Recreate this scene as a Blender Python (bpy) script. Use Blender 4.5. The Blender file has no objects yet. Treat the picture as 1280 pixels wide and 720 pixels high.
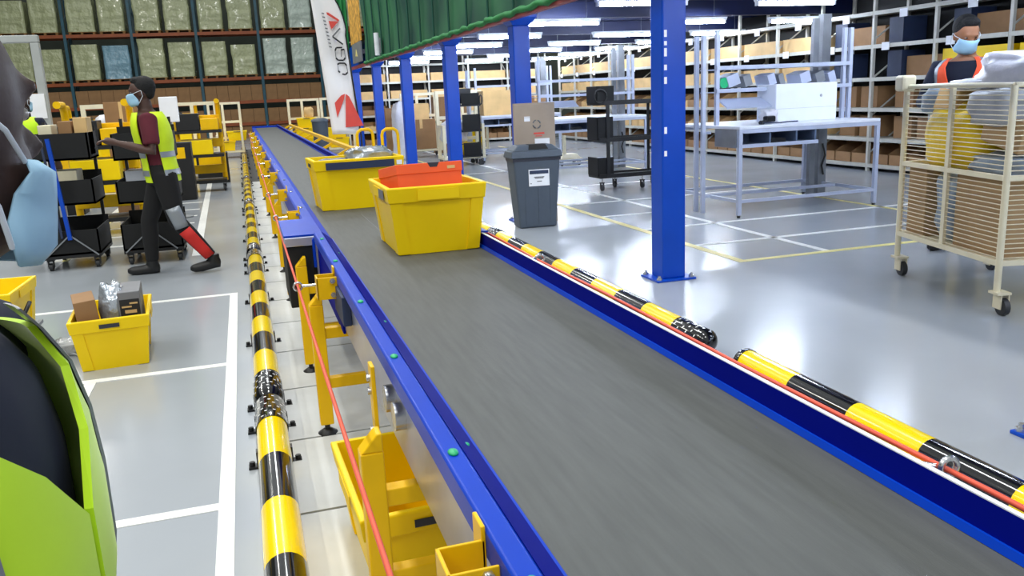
import bpy, math, random
from mathutils import Vector, Matrix, noise

random.seed(7)
R = math.radians
scene = bpy.context.scene
COL = scene.collection

# ------------------------------------------------------------------ camera
cam_data = bpy.data.cameras.new('camera')
cam = bpy.data.objects.new('camera', cam_data)
COL.objects.link(cam)
cam_data.sensor_width = 36.0
cam_data.lens = 1050.0 / 1280.0 * 36.0
cam_data.clip_start = 0.02
cam_data.clip_end = 200
_right = Vector((0.95241822, -0.30169124, -0.04338116))
_up = Vector((0.10841696, 0.20231059, 0.97330169))
_back = Vector((-0.28486012, -0.93169352, 0.22539274))
cam.matrix_world = Matrix(((_right.x, _up.x, _back.x, 0.0),
                           (_right.y, _up.y, _back.y, 0.0),
                           (_right.z, _up.z, _back.z, 1.5),
                           (0, 0, 0, 1)))
scene.camera = cam

# ------------------------------------------------------------------ world and light
world = bpy.data.worlds.new('hall_ambience')
scene.world = world
world.use_nodes = True
_bg = world.node_tree.nodes['Background']
_bg.inputs[0].default_value = (0.92, 0.97, 1.0, 1)
_bg.inputs[1].default_value = 0.38


def area(name, loc, sx, sy, power, col=(1, 1, 1)):
    d = bpy.data.lights.new(name, 'AREA')
    d.shape = 'RECTANGLE'
    d.size = sx
    d.size_y = sy
    d.energy = power
    d.color = col
    o = bpy.data.objects.new(name, d)
    COL.objects.link(o)
    o.location = loc
    return o


# rows of high-bay lamps of the open hall, far above the frame
for _y in (-3, 3, 9, 16, 23, 31):
    area('high_bay_light', (-6.5, _y, 8.8), 0.5, 3.0, 165, (1.0, 0.98, 0.90))
    area('high_bay_light', (0.3, _y, 8.8), 0.5, 3.0, 135, (0.97, 0.99, 1.0))

vs = scene.view_settings
vs.view_transform = 'Standard'
vs.look = 'None'
vs.gamma = 1.0
vs.use_curve_mapping = False
vs.exposure = 0.75


# ------------------------------------------------------------------ materials
def lin(h):
    h = h.lstrip('#')
    out = []
    for i in (0, 2, 4):
        c = int(h[i:i + 2], 16) / 255.0
        out.append(c / 12.92 if c <= 0.04045 else ((c + 0.055) / 1.055) ** 2.4)
    return tuple(out)


MATS = {}


def pm(name, col, rough=0.5, metal=0.0, var=0.12, scale=6.0, stretch=(1, 1, 1), bump=0.0, bscale=None,
       coat=0.0, trans=0.0, alpha=1.0, emit=None, col2=None, spec=0.5, sheen=0.0, rvar=0.0):
    """A node material: principled surface, noise-driven tone variation and optional fine relief."""
    m = bpy.data.materials.new(name)
    m.use_nodes = True
    nt = m.node_tree
    p = nt.nodes['Principled BSDF']
    c = lin(col)
    tc = nt.nodes.new('ShaderNodeTexCoord')
    mp = nt.nodes.new('ShaderNodeMapping')
    mp.inputs['Scale'].default_value = stretch
    nt.links.new(tc.outputs['Object'], mp.inputs[0])
    nz = nt.nodes.new('ShaderNodeTexNoise')
    nz.inputs['Scale'].default_value = scale
    nz.inputs['Detail'].default_value = 4.0
    nt.links.new(mp.outputs[0], nz.inputs['Vector'])
    rp = nt.nodes.new('ShaderNodeValToRGB')
    lo = tuple(max(0, v * (1 - var)) for v in c)
    hi = lin(col2) if col2 else tuple(min(1, v * (1 + var)) for v in c)
    rp.color_ramp.elements[0].position = 0.3
    rp.color_ramp.elements[1].position = 0.7
    rp.color_ramp.elements[0].color = (*lo, 1)
    rp.color_ramp.elements[1].color = (*hi, 1)
    nt.links.new(nz.outputs['Fac'], rp.inputs[0])
    nt.links.new(rp.outputs[0], p.inputs['Base Color'])
    p.inputs['Roughness'].default_value = rough
    if rvar:
        mr = nt.nodes.new('ShaderNodeMapRange')
        mr.inputs[3].default_value = max(0.02, rough - rvar)
        mr.inputs[4].default_value = rough + rvar
        nt.links.new(nz.outputs['Fac'], mr.inputs[0])
        nt.links.new(mr.outputs[0], p.inputs['Roughness'])
    p.inputs['Metallic'].default_value = metal
    p.inputs['Coat Weight'].default_value = coat
    p.inputs['Coat Roughness'].default_value = 0.08
    p.inputs['Specular IOR Level'].default_value = spec
    p.inputs['Transmission Weight'].default_value = trans
    p.inputs['Alpha'].default_value = alpha
    if sheen:
        p.inputs['Sheen Weight'].default_value = sheen
    if emit:
        p.inputs['Emission Color'].default_value = (*lin(emit[0]), 1)
        p.inputs['Emission Strength'].default_value = emit[1]
    if bump:
        nb = nt.nodes.new('ShaderNodeTexNoise')
        nb.inputs['Scale'].default_value = bscale or scale * 4
        nb.inputs['Detail'].default_value = 3.0
        nt.links.new(mp.outputs[0], nb.inputs['Vector'])
        bp = nt.nodes.new('ShaderNodeBump')
        bp.inputs['Strength'].default_value = bump
        bp.inputs['Distance'].default_value = 0.12 if name.startswith('wrap_') else 0.02
        nt.links.new(nb.outputs['Fac'], bp.inputs['Height'])
        nt.links.new(bp.outputs[0], p.inputs['Normal'])
    MATS[name] = m
    return m


pm('floor_epoxy', 'A0A6AC', rough=0.2, var=0.05, scale=0.9, rvar=0.05, bump=0.02, bscale=3.0, spec=0.6)
pm('floor_slab', 'C6C8C4', rough=0.5, var=0.10, scale=3.0, bump=0.15)
pm('slab_joint', '4C4C4A', rough=0.9)
pm('line_white', 'EDEEEA', rough=0.35, var=0.06, scale=12)
pm('line_yellow', 'E8DC8C', rough=0.35, var=0.10, scale=8)
pm('wall_panel', '4A5046', rough=0.8, var=0.15, scale=1.0)
pm('deck_navy', '04123C', rough=0.55, var=0.10)
pm('blue_paint', '003CB8', rough=0.4, var=0.06, scale=5, spec=0.2)
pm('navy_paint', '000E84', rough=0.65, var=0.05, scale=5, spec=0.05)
pm('column_blue', '0044B4', rough=0.35, var=0.05, scale=4, spec=0.3)
pm('rubber_belt', '525452', rough=0.62, var=0.13, scale=9, stretch=(6, 0.5, 1), bump=0.08, bscale=60)
pm('galvanised', 'B4B8CC', rough=0.3, metal=0.75, var=0.10, scale=5)
pm('steel', 'C8CACC', rough=0.25, metal=0.9, var=0.06)
pm('zinc_grey', '8E9297', rough=0.4, metal=0.4, var=0.10)
pm('zinc_pale', 'A8ACAA', rough=0.45, var=0.06)
pm('yellow_paint', 'F4C000', rough=0.38, var=0.05, spec=0.3)
pm('yellow_plastic', 'FFD600', rough=0.4, var=0.04, scale=4, spec=0.3)
pm('barrier_yellow', 'FFDA00', rough=0.16, var=0.03, coat=0.3)
pm('barrier_black', '0E0E10', rough=0.12, var=0.1, coat=0.5)
pm('reflector_white', 'F4F4F4', rough=0.3, var=0.05)
pm('black_plastic', '101113', rough=0.5, var=0.15)
pm('matte_black', '0B0C0D', rough=0.75, var=0.2)
pm('cord_red', 'E2583C', rough=0.5, var=0.08)
pm('cap_green', '18B070', rough=0.35, var=0.08)
pm('bin_slate', '47525F', rough=0.5, var=0.06, bump=0.05)
pm('paper_white', 'F2F4F8', rough=0.6, var=0.03)
pm('print_navy', '22304E', rough=0.6)
pm('print_grey', '6E7074', rough=0.6)
pm('print_black', '1C1C20', rough=0.6)
pm('print_red', 'DC4A3E', rough=0.55, var=0.08)
pm('flag_white', 'F2F0F0', rough=0.7, var=0.03, scale=2)
pm('carton', '96714A', rough=0.75, var=0.10, scale=5)
pm('carton_tan', 'B09168', rough=0.75, var=0.08, scale=5)
pm('carton_pale', 'D9B47A', rough=0.7, var=0.10, scale=4)
pm('carton_grey', 'A39484', rough=0.75, var=0.07, scale=5)
pm('shoebox_orange', 'F4602A', rough=0.5, var=0.05)
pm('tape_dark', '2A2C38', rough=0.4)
pm('cream_paint', 'E6DDBE', rough=0.4, var=0.06)
pm('bench_grey', 'B4BCD0', rough=0.35, var=0.06)
pm('shelf_grey', 'C2C0B4', rough=0.4, var=0.08)
pm('bench_top', 'E4E8F0', rough=0.35, var=0.03)
pm('box_white', 'EEF3FC', rough=0.5, var=0.02)
pm('slot_blue', '5E6E88', rough=0.5, var=0.08)
pm('bin_dark', '2E3036', rough=0.5)
pm('rack_teal', '1F5262', rough=0.4, var=0.12)
pm('rack_orange', '95481C', rough=0.45, var=0.15, scale=3)
pm('pallet_wood', '8A6638', rough=0.8, var=0.2, scale=8, stretch=(1, 6, 6))
pm('wrap_olive', 'B4B98E', rough=0.25, var=0.10, scale=3, bump=1.0, bscale=3.5, coat=0.6)
pm('wrap_blue', '7FA6B8', rough=0.22, var=0.12, scale=3, bump=1.0, bscale=3.5, coat=0.7)
pm('wrap_pale', 'C4D2C4', rough=0.2, var=0.15, scale=3, bump=1.0, bscale=3.5, coat=0.7)
pm('poly_silver', 'A8B0B8', rough=0.18, metal=0.5, var=0.25, scale=9, bump=0.8, bscale=14, coat=0.5)
pm('poly_white', 'DCDCE2', rough=0.35, var=0.10, scale=6, bump=0.5, bscale=10, coat=0.3)
pm('poly_yellow', 'F2CE1E', rough=0.4, var=0.08, scale=6, bump=0.5, bscale=10)
pm('poly_grey', 'B4B8C0', rough=0.4, var=0.10, scale=5, bump=0.3, bscale=8)
pm('poly_bluegrey', '98A8BA', rough=0.3, var=0.2, scale=7, bump=0.6, bscale=10)
pm('poly_clear', 'E8ECEE', rough=0.15, var=0.05, trans=0.6, bump=0.6, bscale=15)
pm('grey_card', '77787C', rough=0.55, var=0.06)
pm('castor_rubber', '2A2C2E', rough=0.5)
pm('castor_grey', '9EA09C', rough=0.4)
pm('lamp_white', 'E4E8EE', rough=0.5)
pm('tube_glow', 'FFFFFF', rough=0.5, emit=('E0ECFF', 80.0))
pm('skin_dark', '4A3026', rough=0.55, var=0.10, scale=10, bump=0.05)
pm('skin_deep', '3E2A24', rough=0.6, var=0.12, scale=14, bump=0.04)
pm('skin_brown', '9A6848', rough=0.55, var=0.10, scale=10)
pm('nose_sheen', '9A6A5C', rough=0.4, var=0.08)
pm('hair_black', '0C0B0D', rough=0.8, var=0.3, scale=30, bump=0.5)
pm('mask_blue', '9CC4DC', rough=0.75, var=0.05, scale=5)
pm('mask_white', 'D8E0E8', rough=0.75, var=0.04)
pm('eye_white', '9A9088', rough=0.3)
pm('eye_dark', '140C08', rough=0.2)
pm('hivis_lime', 'C6F206', rough=0.7, var=0.06, scale=6, sheen=0.3)
pm('hivis_yellow', 'D2EE18', rough=0.7, var=0.08, scale=6)
pm('hivis_orange', 'F4562A', rough=0.7, var=0.08, scale=6)
pm('reflective_band', '8C9298', rough=0.35, metal=0.3, var=0.06)
pm('shirt_maroon', '5A1626', rough=0.85, var=0.15)
pm('shirt_navy', '10182E', rough=0.85, var=0.15)
pm('trouser_black', '101012', rough=0.85, var=0.2)
pm('stripe_red', 'C4241E', rough=0.75, var=0.1)
pm('shoe_black', '17181A', rough=0.5)
pm('banner_orange', 'F0A41C', rough=0.6, var=0.75, scale=7, col2='FFC24A')
pm('banner_green', '167A3A', rough=0.7, var=0.1)
pm('net_dark', '0A4A3C', rough=0.7, var=0.1)
pm('edge_red', '9C4448', rough=0.5, var=0.15)
pm('wheel_dark', '1C1D1F', rough=0.5)


def net_material():
    m = bpy.data.materials.new('net_green')
    m.use_nodes = True
    nt = m.node_tree
    p = nt.nodes['Principled BSDF']
    out = nt.nodes['Material Output']
    tc = nt.nodes.new('ShaderNodeTexCoord')
    nz = nt.nodes.new('ShaderNodeTexNoise')
    nz.inputs['Scale'].default_value = 0.7
    nt.links.new(tc.outputs['Object'], nz.inputs['Vector'])
    rp = nt.nodes.new('ShaderNodeValToRGB')
    rp.color_ramp.elements[0].position = 0.35
    rp.color_ramp.elements[0].color = (*lin('0C4E42'), 1)
    rp.color_ramp.elements[1].position = 0.68
    rp.color_ramp.elements[1].color = (*lin('3A8458'), 1)
    nt.links.new(nz.outputs['Fac'], rp.inputs[0])
    nt.links.new(rp.outputs[0], p.inputs['Base Color'])
    p.inputs['Roughness'].default_value = 0.6
    tr = nt.nodes.new('ShaderNodeBsdfTranslucent')
    nt.links.new(rp.outputs[0], tr.inputs[0])
    mx = nt.nodes.new('ShaderNodeMixShader')
    mx.inputs[0].default_value = 0.35
    nt.links.new(p.outputs[0], mx.inputs[1])
    nt.links.new(tr.outputs[0], mx.inputs[2])
    nt.links.new(mx.outputs[0], out.inputs[0])
    MATS['net_green'] = m


net_material()


# ------------------------------------------------------------------ mesh helpers
class MB:
    """Collects boxes, tubes and lofts into one mesh."""

    def __init__(self):
        self.v = []
        self.f = []
        self.sm = []

    def add(self, verts, faces, smooth=False, mat=None):
        b = len(self.v)
        for p in verts:
            p = Vector(p)
            if mat is not None:
                p = mat @ p
            self.v.append(tuple(p))
        for fc in faces:
            self.f.append(tuple(b + i for i in fc))
            self.sm.append(smooth)
        return self

    def box(self, x0, x1, y0, y1, z0, z1, mat=None):
        vv = [(x0, y0, z0), (x1, y0, z0), (x1, y1, z0), (x0, y1, z0),
              (x0, y0, z1), (x1, y0, z1), (x1, y1, z1), (x0, y1, z1)]
        return self.add(vv, [(0, 3, 2, 1), (4, 5, 6, 7), (0, 1, 5, 4), (1, 2, 6, 5), (2, 3, 7, 6), (3, 0, 4, 7)], False, mat)

    def taper(self, a, b, z0, z1, mat=None):
        """a, b: (x0,x1,y0,y1) at z0 and z1."""
        vv = [(a[0], a[2], z0), (a[1], a[2], z0), (a[1], a[3], z0), (a[0], a[3], z0),
              (b[0], b[2], z1), (b[1], b[2], z1), (b[1], b[3], z1), (b[0], b[3], z1)]
        return self.add(vv, [(0, 3, 2, 1), (4, 5, 6, 7), (0, 1, 5, 4), (1, 2, 6, 5), (2, 3, 7, 6), (3, 0, 4, 7)], False, mat)

    def rings(self, rings, caps=True, smooth=True, closed=True):
        n = len(rings[0])
        vv = [p for r in rings for p in r]
        ff = []
        for i in range(len(rings) - 1):
            for j in range(n if closed else n - 1):
                k = (j + 1) % n
                ff.append((i * n + j, i * n + k, (i + 1) * n + k, (i + 1) * n + j))
        self.add(vv, ff, smooth)
        if caps and closed:
            self.add(rings[0], [tuple(reversed(range(n)))], False)
            self.add(rings[-1], [tuple(range(n))], False)
        return self

    def tube(self, pts, r, n=8, caps=True, smooth=True):
        pts = [Vector(p) for p in pts]
        rr = r if isinstance(r, (list, tuple)) else [r] * len(pts)
        rings = []
        t0 = (pts[1] - pts[0]).normalized()
        up = Vector((0, 0, 1)) if abs(t0.z) < 0.9 else Vector((0, 1, 0))
        a = t0.cross(up).normalized()
        for i, p in enumerate(pts):
            if i == 0:
                t = pts[1] - pts[0]
            elif i == len(pts) - 1:
                t = pts[-1] - pts[-2]
            else:
                t = (pts[i + 1] - pts[i]).normalized() + (pts[i] - pts[i - 1]).normalized()
            t.normalize()
            a = (a - t * a.dot(t)).normalized()
            b = t.cross(a)
            rings.append([p + (a * math.cos(2 * math.pi * j / n) + b * math.sin(2 * math.pi * j / n)) * rr[i] for j in range(n)])
        return self.rings(rings, caps, smooth)

    def cyl(self, p0, p1, r, n=12, smooth=True):
        return self.tube([p0, p1], r, n, True, smooth)

    def bar(self, p0, p1, w, h=None):
        """square bar between two points"""
        h = h or w
        p0, p1 = Vector(p0), Vector(p1)
        t = (p1 - p0).normalized()
        up = Vector((0, 0, 1)) if abs(t.z) < 0.9 else Vector((0, 1, 0))
        a = t.cross(up).normalized() * (w / 2)
        b = a.cross(t).normalized() * (h / 2)
        q = [p0 - a - b, p0 + a - b, p0 + a + b, p0 - a + b]
        s = [p1 - a - b, p1 + a - b, p1 + a + b, p1 - a + b]
        return self.add(q + s, [(0, 3, 2, 1), (4, 5, 6, 7), (0, 1, 5, 4), (1, 2, 6, 5), (2, 3, 7, 6), (3, 0, 4, 7)])

    def ell(self, c, r, nu=16, nv=10, mat=None, fn=None):
        c = Vector(c)
        vv = [c + Vector((0, 0, -r[2]))]
        for i in range(1, nv):
            ph = -math.pi / 2 + math.pi * i / nv
            for j in range(nu):
                th = 2 * math.pi * j / nu
                d = Vector((r[0] * math.cos(ph) * math.cos(th), r[1] * math.cos(ph) * math.sin(th), r[2] * math.sin(ph)))
                vv.append(c + d)
        vv.append(c + Vector((0, 0, r[2])))
        if fn:
            vv = [fn(p) for p in vv]
        ff = []
        for j in range(nu):
            ff.append((0, 1 + (j + 1) % nu, 1 + j))
        for i in range(nv - 2):
            for j in range(nu):
                k = (j + 1) % nu
                ff.append((1 + i * nu + j, 1 + i * nu + k, 1 + (i + 1) * nu + k, 1 + (i + 1) * nu + j))
        top = len(vv) - 1
        base = 1 + (nv - 2) * nu
        for j in range(nu):
            ff.append((base + j, base + (j + 1) % nu, top))
        return self.add(vv, ff, True, mat)

    def prism(self, poly, z0, z1, mat=None, smooth=False):
        n = len(poly)
        vv = [(x, y, z0) for x, y in poly] + [(x, y, z1) for x, y in poly]
        ff = [tuple(reversed(range(n))), tuple(range(n, 2 * n))]
        for i in range(n):
            k = (i + 1) % n
            ff.append((i, k, n + k, n + i))
        return self.add(vv, ff, smooth, mat)

    def mesh(self, name):
        me = bpy.data.meshes.new(name)
        me.from_pydata(self.v, [], self.f)
        me.polygons.foreach_set('use_smooth', self.sm)
        me.update()
        return me


def obj(name, mb, mat, parent=None, loc=(0, 0, 0), rz=0.0, bevel=0.0, kind=None, label=None):
    me = mb.mesh(name) if isinstance(mb, MB) else mb
    if isinstance(mb, MB):
        me.materials.append(MATS[mat])
    o = bpy.data.objects.new(name, me)
    COL.objects.link(o)
    o.location = loc
    o.rotation_euler = (0, 0, rz)
    if parent is not None:
        o.parent = parent
    if bevel:
        b = o.modifiers.new('bevel', 'BEVEL')
        b.width = bevel
        b.segments = 2
        b.limit_method = 'ANGLE'
    if kind:
        o['kind'] = kind
    if label:
        o['label'] = label
    return o


def tag(o, label, cat, group=None):
    o['label'] = label
    o['category'] = cat
    if group:
        o['group'] = group
    return o


def thing(name, label, cat, loc=(0, 0, 0), rz=0.0, group=None):
    o = bpy.data.objects.new(name, None)
    o.empty_display_size = 0.1
    COL.objects.link(o)
    o.location = loc
    o.rotation_euler = (0, 0, rz)
    return tag(o, label, cat, group)


def kids(o):
    return [c for c in ALLKIDS.get(o.name, [])]


def copy_tree(o, loc, rz=None, label=None, group=None, parent=None):
    c = o.copy()
    COL.objects.link(c)
    if parent is not None:
        c.parent = parent
    else:
        c.location = loc
        if rz is not None:
            c.rotation_euler = (0, 0, rz)
        if label:
            c['label'] = label
        if group:
            c['group'] = group
    for ch in list(o.children):
        copy_tree(ch, None, parent=c)
    return c


ORD = ['first', 'second', 'third', 'fourth', 'fifth', 'sixth', 'seventh', 'eighth', 'ninth', 'tenth',
       'eleventh', 'twelfth', 'thirteenth', 'fourteenth', 'fifteenth', 'sixteenth']


def remesh(o, voxel, smooth=4):
    m = o.modifiers.new('remesh', 'REMESH')
    m.mode = 'VOXEL'
    m.voxel_size = voxel
    m.use_smooth_shade = True
    s = o.modifiers.new('smooth', 'SMOOTH')
    s.factor = 0.5
    s.iterations = smooth
    return o


def crumple(sx, sy, sz, seed, amp=0.25, freq=2.2, flat=True, nu=28, nv=16, power=0.55):
    """a soft, creased pouch with a flat underside; base at z=0"""
    off = Vector((seed * 7.3, seed * 3.1, seed * 1.7))

    def sp(v, e):
        return math.copysign(abs(v) ** e, v)

    def fn(p):
        q = Vector((sp(p.x, power), sp(p.y, power), sp(p.z, power)))
        n1 = noise.noise(q * freq + off)
        n2 = abs(noise.noise(q * freq * 2.7 + off * 2))
        k = 1 + amp * n1 - amp * 0.7 * n2
        return Vector((q.x * k * sx / 2, q.y * k * sy / 2, max(0.0, (q.z * k + 0.85) / 1.85 * sz) if flat else q.z * k * sz / 2))

    m = MB()
    m.ell((0, 0, 0), (1, 1, 1), nu, nv, None, fn)
    return m


# ================================================================== SETTING
floor_mb = MB().box(-14, 16, -5, 52, -0.1, 0)
floor = obj('floor', floor_mb, 'floor_epoxy', kind='structure')


def fline(x0, x1, y0, y1, m='line_white'):
    obj('floor_line' if m == 'line_white' else 'yellow_floor_line', MB().box(x0, x1, y0, y1, 0.0, 0.003), m, floor)


def fline_d(a, b, w, m='line_white'):
    obj('floor_line' if m == 'line_white' else 'yellow_floor_line', MB().bar((a[0], a[1], 0.0015), (b[0], b[1], 0.0015), w, 0.003), m, floor)


fline(-0.245, -0.185, -1.0, 7.12)
for y in (7.09, 5.09, 3.18):
    fline(-1.75, -0.245, y - 0.03, y + 0.03)
fline(-1.01, -0.95, -1.0, 5.06)
fline_d((-0.60, 9.2), (-1.0, 33), 0.09)
fline(-2.02, -1.94, 9.6, 30)
fline(-1.94, -1.88, 9.6, 30, 'line_yellow')
for y in (10.3, 11.1, 11.9, 12.7, 13.5, 14.5):
    fline(-1.85, -0.75, y, y + 0.07)
fline(3.95, 4.03, 6.19, 40, 'line_yellow')
fline(4.03, 6.6, 6.19, 6.26, 'line_yellow')
fline(4.85, 4.92, 6.26, 40)
for y, xa, xb in ((7.07, 4.03, 7.1), (8.17, 4.03, 7.6), (10.55, 4.03, 7.1), (9.3, 4.03, 4.85), (12.6, 4.03, 7.1), (16.0, 4.03, 7.1)):
    fline(xa, xb, y - 0.035, y + 0.035)
fline(7.08, 7.15, 6.9, 24, 'line_yellow')

# pale paving slabs laid along the conveyor
joint = obj('slab_bed', MB().box(0.045, 1.9, -1.5, 31, 0.0, 0.002), 'slab_joint', floor)
y = -1.4
slab_meshes = {}
for lane, (xa, xb) in enumerate(((0.05, 0.60), (0.615, 1.20), (1.215, 1.9))):
    me = MB().box(xa, xb, 0.0, 0.715, 0.0, 0.009).mesh('floor_slab')
    me.materials.append(MATS['floor_slab'])
    for k in range(26):
        o = bpy.data.objects.new('floor_slab', me)
        COL.objects.link(o)
        o.parent = floor
        o.location = (0, 0.795 + (k - 3) * 0.7315, 0.0)

wall_back = obj('wall_back', MB().box(-14, 16, 47, 47.3, 0, 10), 'wall_panel', kind='structure')
wall_left = obj('wall_left', MB().box(-14.3, -14, -5, 47, 0, 10), 'wall_panel', kind='structure')
wall_right = obj('wall_right', MB().box(12.4, 12.7, -5, 47, 0, 10), 'wall_panel', kind='structure')

# mezzanine deck seen from below
DECK_Z = 2.86
ceiling = obj('ceiling', MB().box(3.06, 12.4, -3, 27, DECK_Z + 0.06, DECK_Z + 0.18), 'deck_navy', kind='structure')
rib = MB().box(3.25, 12.38, -0.09, 0.09, DECK_Z, DECK_Z + 0.061).mesh('deck_rib')
rib.materials.append(MATS['deck_navy'])
for k in range(58):
    o = bpy.data.objects.new('deck_rib', rib)
    COL.objects.link(o)
    o.parent = ceiling
    o.location = (0, -2.6 + k * 0.5, 0)
# edge beam of the mezzanine, joists and the red trim strip below the net
trim = obj('trim_1', MB().box(3.04, 3.24, -3, 27, 2.36, DECK_Z).box(3.06, 3.30, -3, 27, 2.84, DECK_Z + 0.06), 'column_blue', kind='structure')
trim2 = obj('trim_2', MB().box(2.96, 3.035, -3, 26.5, 2.30, 2.37), 'edge_red', kind='structure')
jm = MB().box(3.24, 12.38, -0.06, 0.06, 2.62, DECK_Z).mesh('joist')
jm.materials.append(MATS['deck_navy'])
for yy in (2.45, 5.95, 9.46, 13.0, 16.7, 20.4, 24.2):
    o = bpy.data.objects.new('joist', jm)
    COL.objects.link(o)
    o.parent = ceiling
    o.location = (0, yy, 0)

# ================================================================== COLUMNS
def make_column():
    t = thing('steel_column', 'blue', 'column')
    obj('shaft', MB().box(-0.1, 0.1, -0.1, 0.1, 0.014, 2.25), 'column_blue', t, bevel=0.012)
    obj('base_plate', MB().box(-0.17, 0.17, -0.15, 0.15, 0.0, 0.016), 'column_blue', t, bevel=0.003)
    obj('cap_plate', MB().taper((-0.1, 0.1, -0.1, 0.1), (-0.17, 0.17, -0.17, 0.17), 2.25, 2.335).box(-0.17, 0.17, -0.17, 0.17, 2.335, 2.36), 'column_blue', t)
    bm_ = MB().cyl((0, 0, 0), (0, 0, 0.035), 0.013, 6).cyl((0, 0, 0), (0, 0, 0.018), 0.024, 6)
    me = bm_.mesh('anchor_bolt')
    me.materials.append(MATS['steel'])
    for sx in (-0.14, 0.14):
        for sy in (-0.12, 0.12):
            obj('anchor_bolt', me, None, t, (sx, sy, 0.015))
    return t


col_y = [5.95, 2.42, 9.57, 13.0, 16.7, 20.4, 24.2]
col_lab = ['tall blue steel column standing beside the grey waste bin aisle, nearest whole one in view',
           'blue steel column at the right edge with only its base plate corner in view',
           'blue steel column rising behind the grey waste bin and flattened carton',
           'blue steel column just left of the grey waste bin, behind the orange box',
           'blue steel column between the flag and the black trolley, fourth visible from the right',
           'thin distant blue steel column second from the feather flag',
           'most distant blue steel column right beside the feather flag']
c0 = make_column()
for i, yy in enumerate(col_y):
    o = c0 if i == 0 else copy_tree(c0, (3.14, yy, 0))
    o.location = (3.14, yy, 0)
    tag(o, col_lab[i], 'column', 'mezzanine columns')

# adhesive marks on the nearest column face
_marks = [(1.86, .05), (1.80, .03), (1.72, .06), (1.62, .04), (1.52, .05), (1.15, .05), (0.98, .04)]
for z, h in _marks:
    obj('sticker', MB().box(-0.085, -0.062, -0.1015, -0.0995, z, z + h), 'paper_white', c0)

# ================================================================== NET, BANNERS
net = thing('safety_net', 'green pleated safety netting hung along the mezzanine edge above blue columns', 'netting', (3.0, 3, 2.36))
rows = []
NY = 420
Y0, Y1 = 1.0, 20.8
for zi, zz in enumerate((0.0, 0.25, 0.6, 1.0, 1.5, 2.2)):
    row = []
    for k in range(NY + 1):
        yy = Y0 + (Y1 - Y0) * k / NY
        ph = yy / 1.0 * 2 * math.pi
        a = -0.03 * (abs(math.sin(ph / 2)) ** 0.8) - 0.02 * noise.noise(Vector((yy * 1.5, zz * 2, 3)))
        row.append((a - 0.02 + 0.03 * math.sin(zz * 3), yy - 3, zz + 0.02 * math.sin(yy * 1.3)))
    rows.append(row)
m = MB()
m.rings(rows, False, True, False)
nobj = obj('net_sheet', m, 'net_green', net)
pts = [(-0.05 + 0.015 * math.sin(k * 2.1), -2 + 19.8 * k / 160, 0.0 + 0.010 * math.sin(k * 1.3)) for k in range(161)]
obj('gathered_hem', MB().tube(pts, [0.034 + 0.006 * math.sin(k * 1.9) for k in range(161)], 8), 'banner_green', net)
for k in range(20):
    yy = -1.9 + k * 1.0
    obj('net_seam', MB().tube([(-0.062, yy, 0.02), (-0.055, yy + 0.02, 0.7), (-0.075, yy, 1.4), (-0.06, yy, 2.18)], 0.016, 6), 'net_dark', net)
for k in range(16):
    yy = -1.6 + k * 1.2
    obj('net_post', MB().box(0.10, 0.15, yy - 0.025, yy + 0.025, 0.69, 2.3), 'column_blue', net)
w = thing('emergency_light', 'small white tubular light fixed on green netting near far columns', 'light', (2.86, 18.2, 2.40))
obj('housing', MB().tube([(0, 0, 0), (0, 0.02, 0.45)], 0.055, 10), 'lamp_white', w)
obj('mount_plate', MB().box(0.05, 0.09, -0.06, 0.06, 0.05, 0.35), 'zinc_grey', w)

og = thing('hanging_banner', 'orange banner with dark print hanging at the netting corner', 'banner', (2.93, 20.95, 2.40))
obj('cloth', MB().box(-0.01, 0.01, 0.0, 1.95, 0.50, 2.3), 'banner_orange', og)
obj('grey_board', MB().box(-0.02, 0.01, 0.1, 1.75, 0.02, 0.49), 'zinc_grey', og)
obj('board_emblem', MB().prism([(0.75, 0.16), (1.15, 0.18), (0.95, 0.34)], 0.0, 0.004, Matrix.Translation((-0.0245, 0, 0)) @ Matrix(((0, 0, 1, 0), (1, 0, 0, 0), (0, 1, 0, 0), (0, 0, 0, 1)))), 'line_yellow', og)
obj('rail', MB().cyl((0.0, -0.05, 2.32), (0.0, 2.0, 2.32), 0.02, 8), 'zinc_grey', og)
for yy in (0.3, 1.6):
    obj('bracket', MB().box(0.01, 0.115, yy, yy + 0.04, 0.2, 0.3), 'zinc_grey', og)

gb = thing('green_curtain', 'bright green sheet hanging between the flag and orange banner', 'curtain', (2.50, 24.4, 2.4))
rows = [[(0.02 + 0.55 * k / 24, 0.03 * math.sin(k * 1.3), zz) for k in range(25)] for zz in (0.0, 0.8, 1.6, 2.6)]
m = MB()
m.rings(rows, False, True, False)
o = obj('cloth', m, 'banner_green', gb)
so = o.modifiers.new('solid', 'SOLIDIFY')
so.thickness = 0.01
obj('rail', MB().cyl((-0.05, 0, 2.6), (0.65, 0, 2.6), 0.02, 8), 'zinc_grey', gb)

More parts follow.
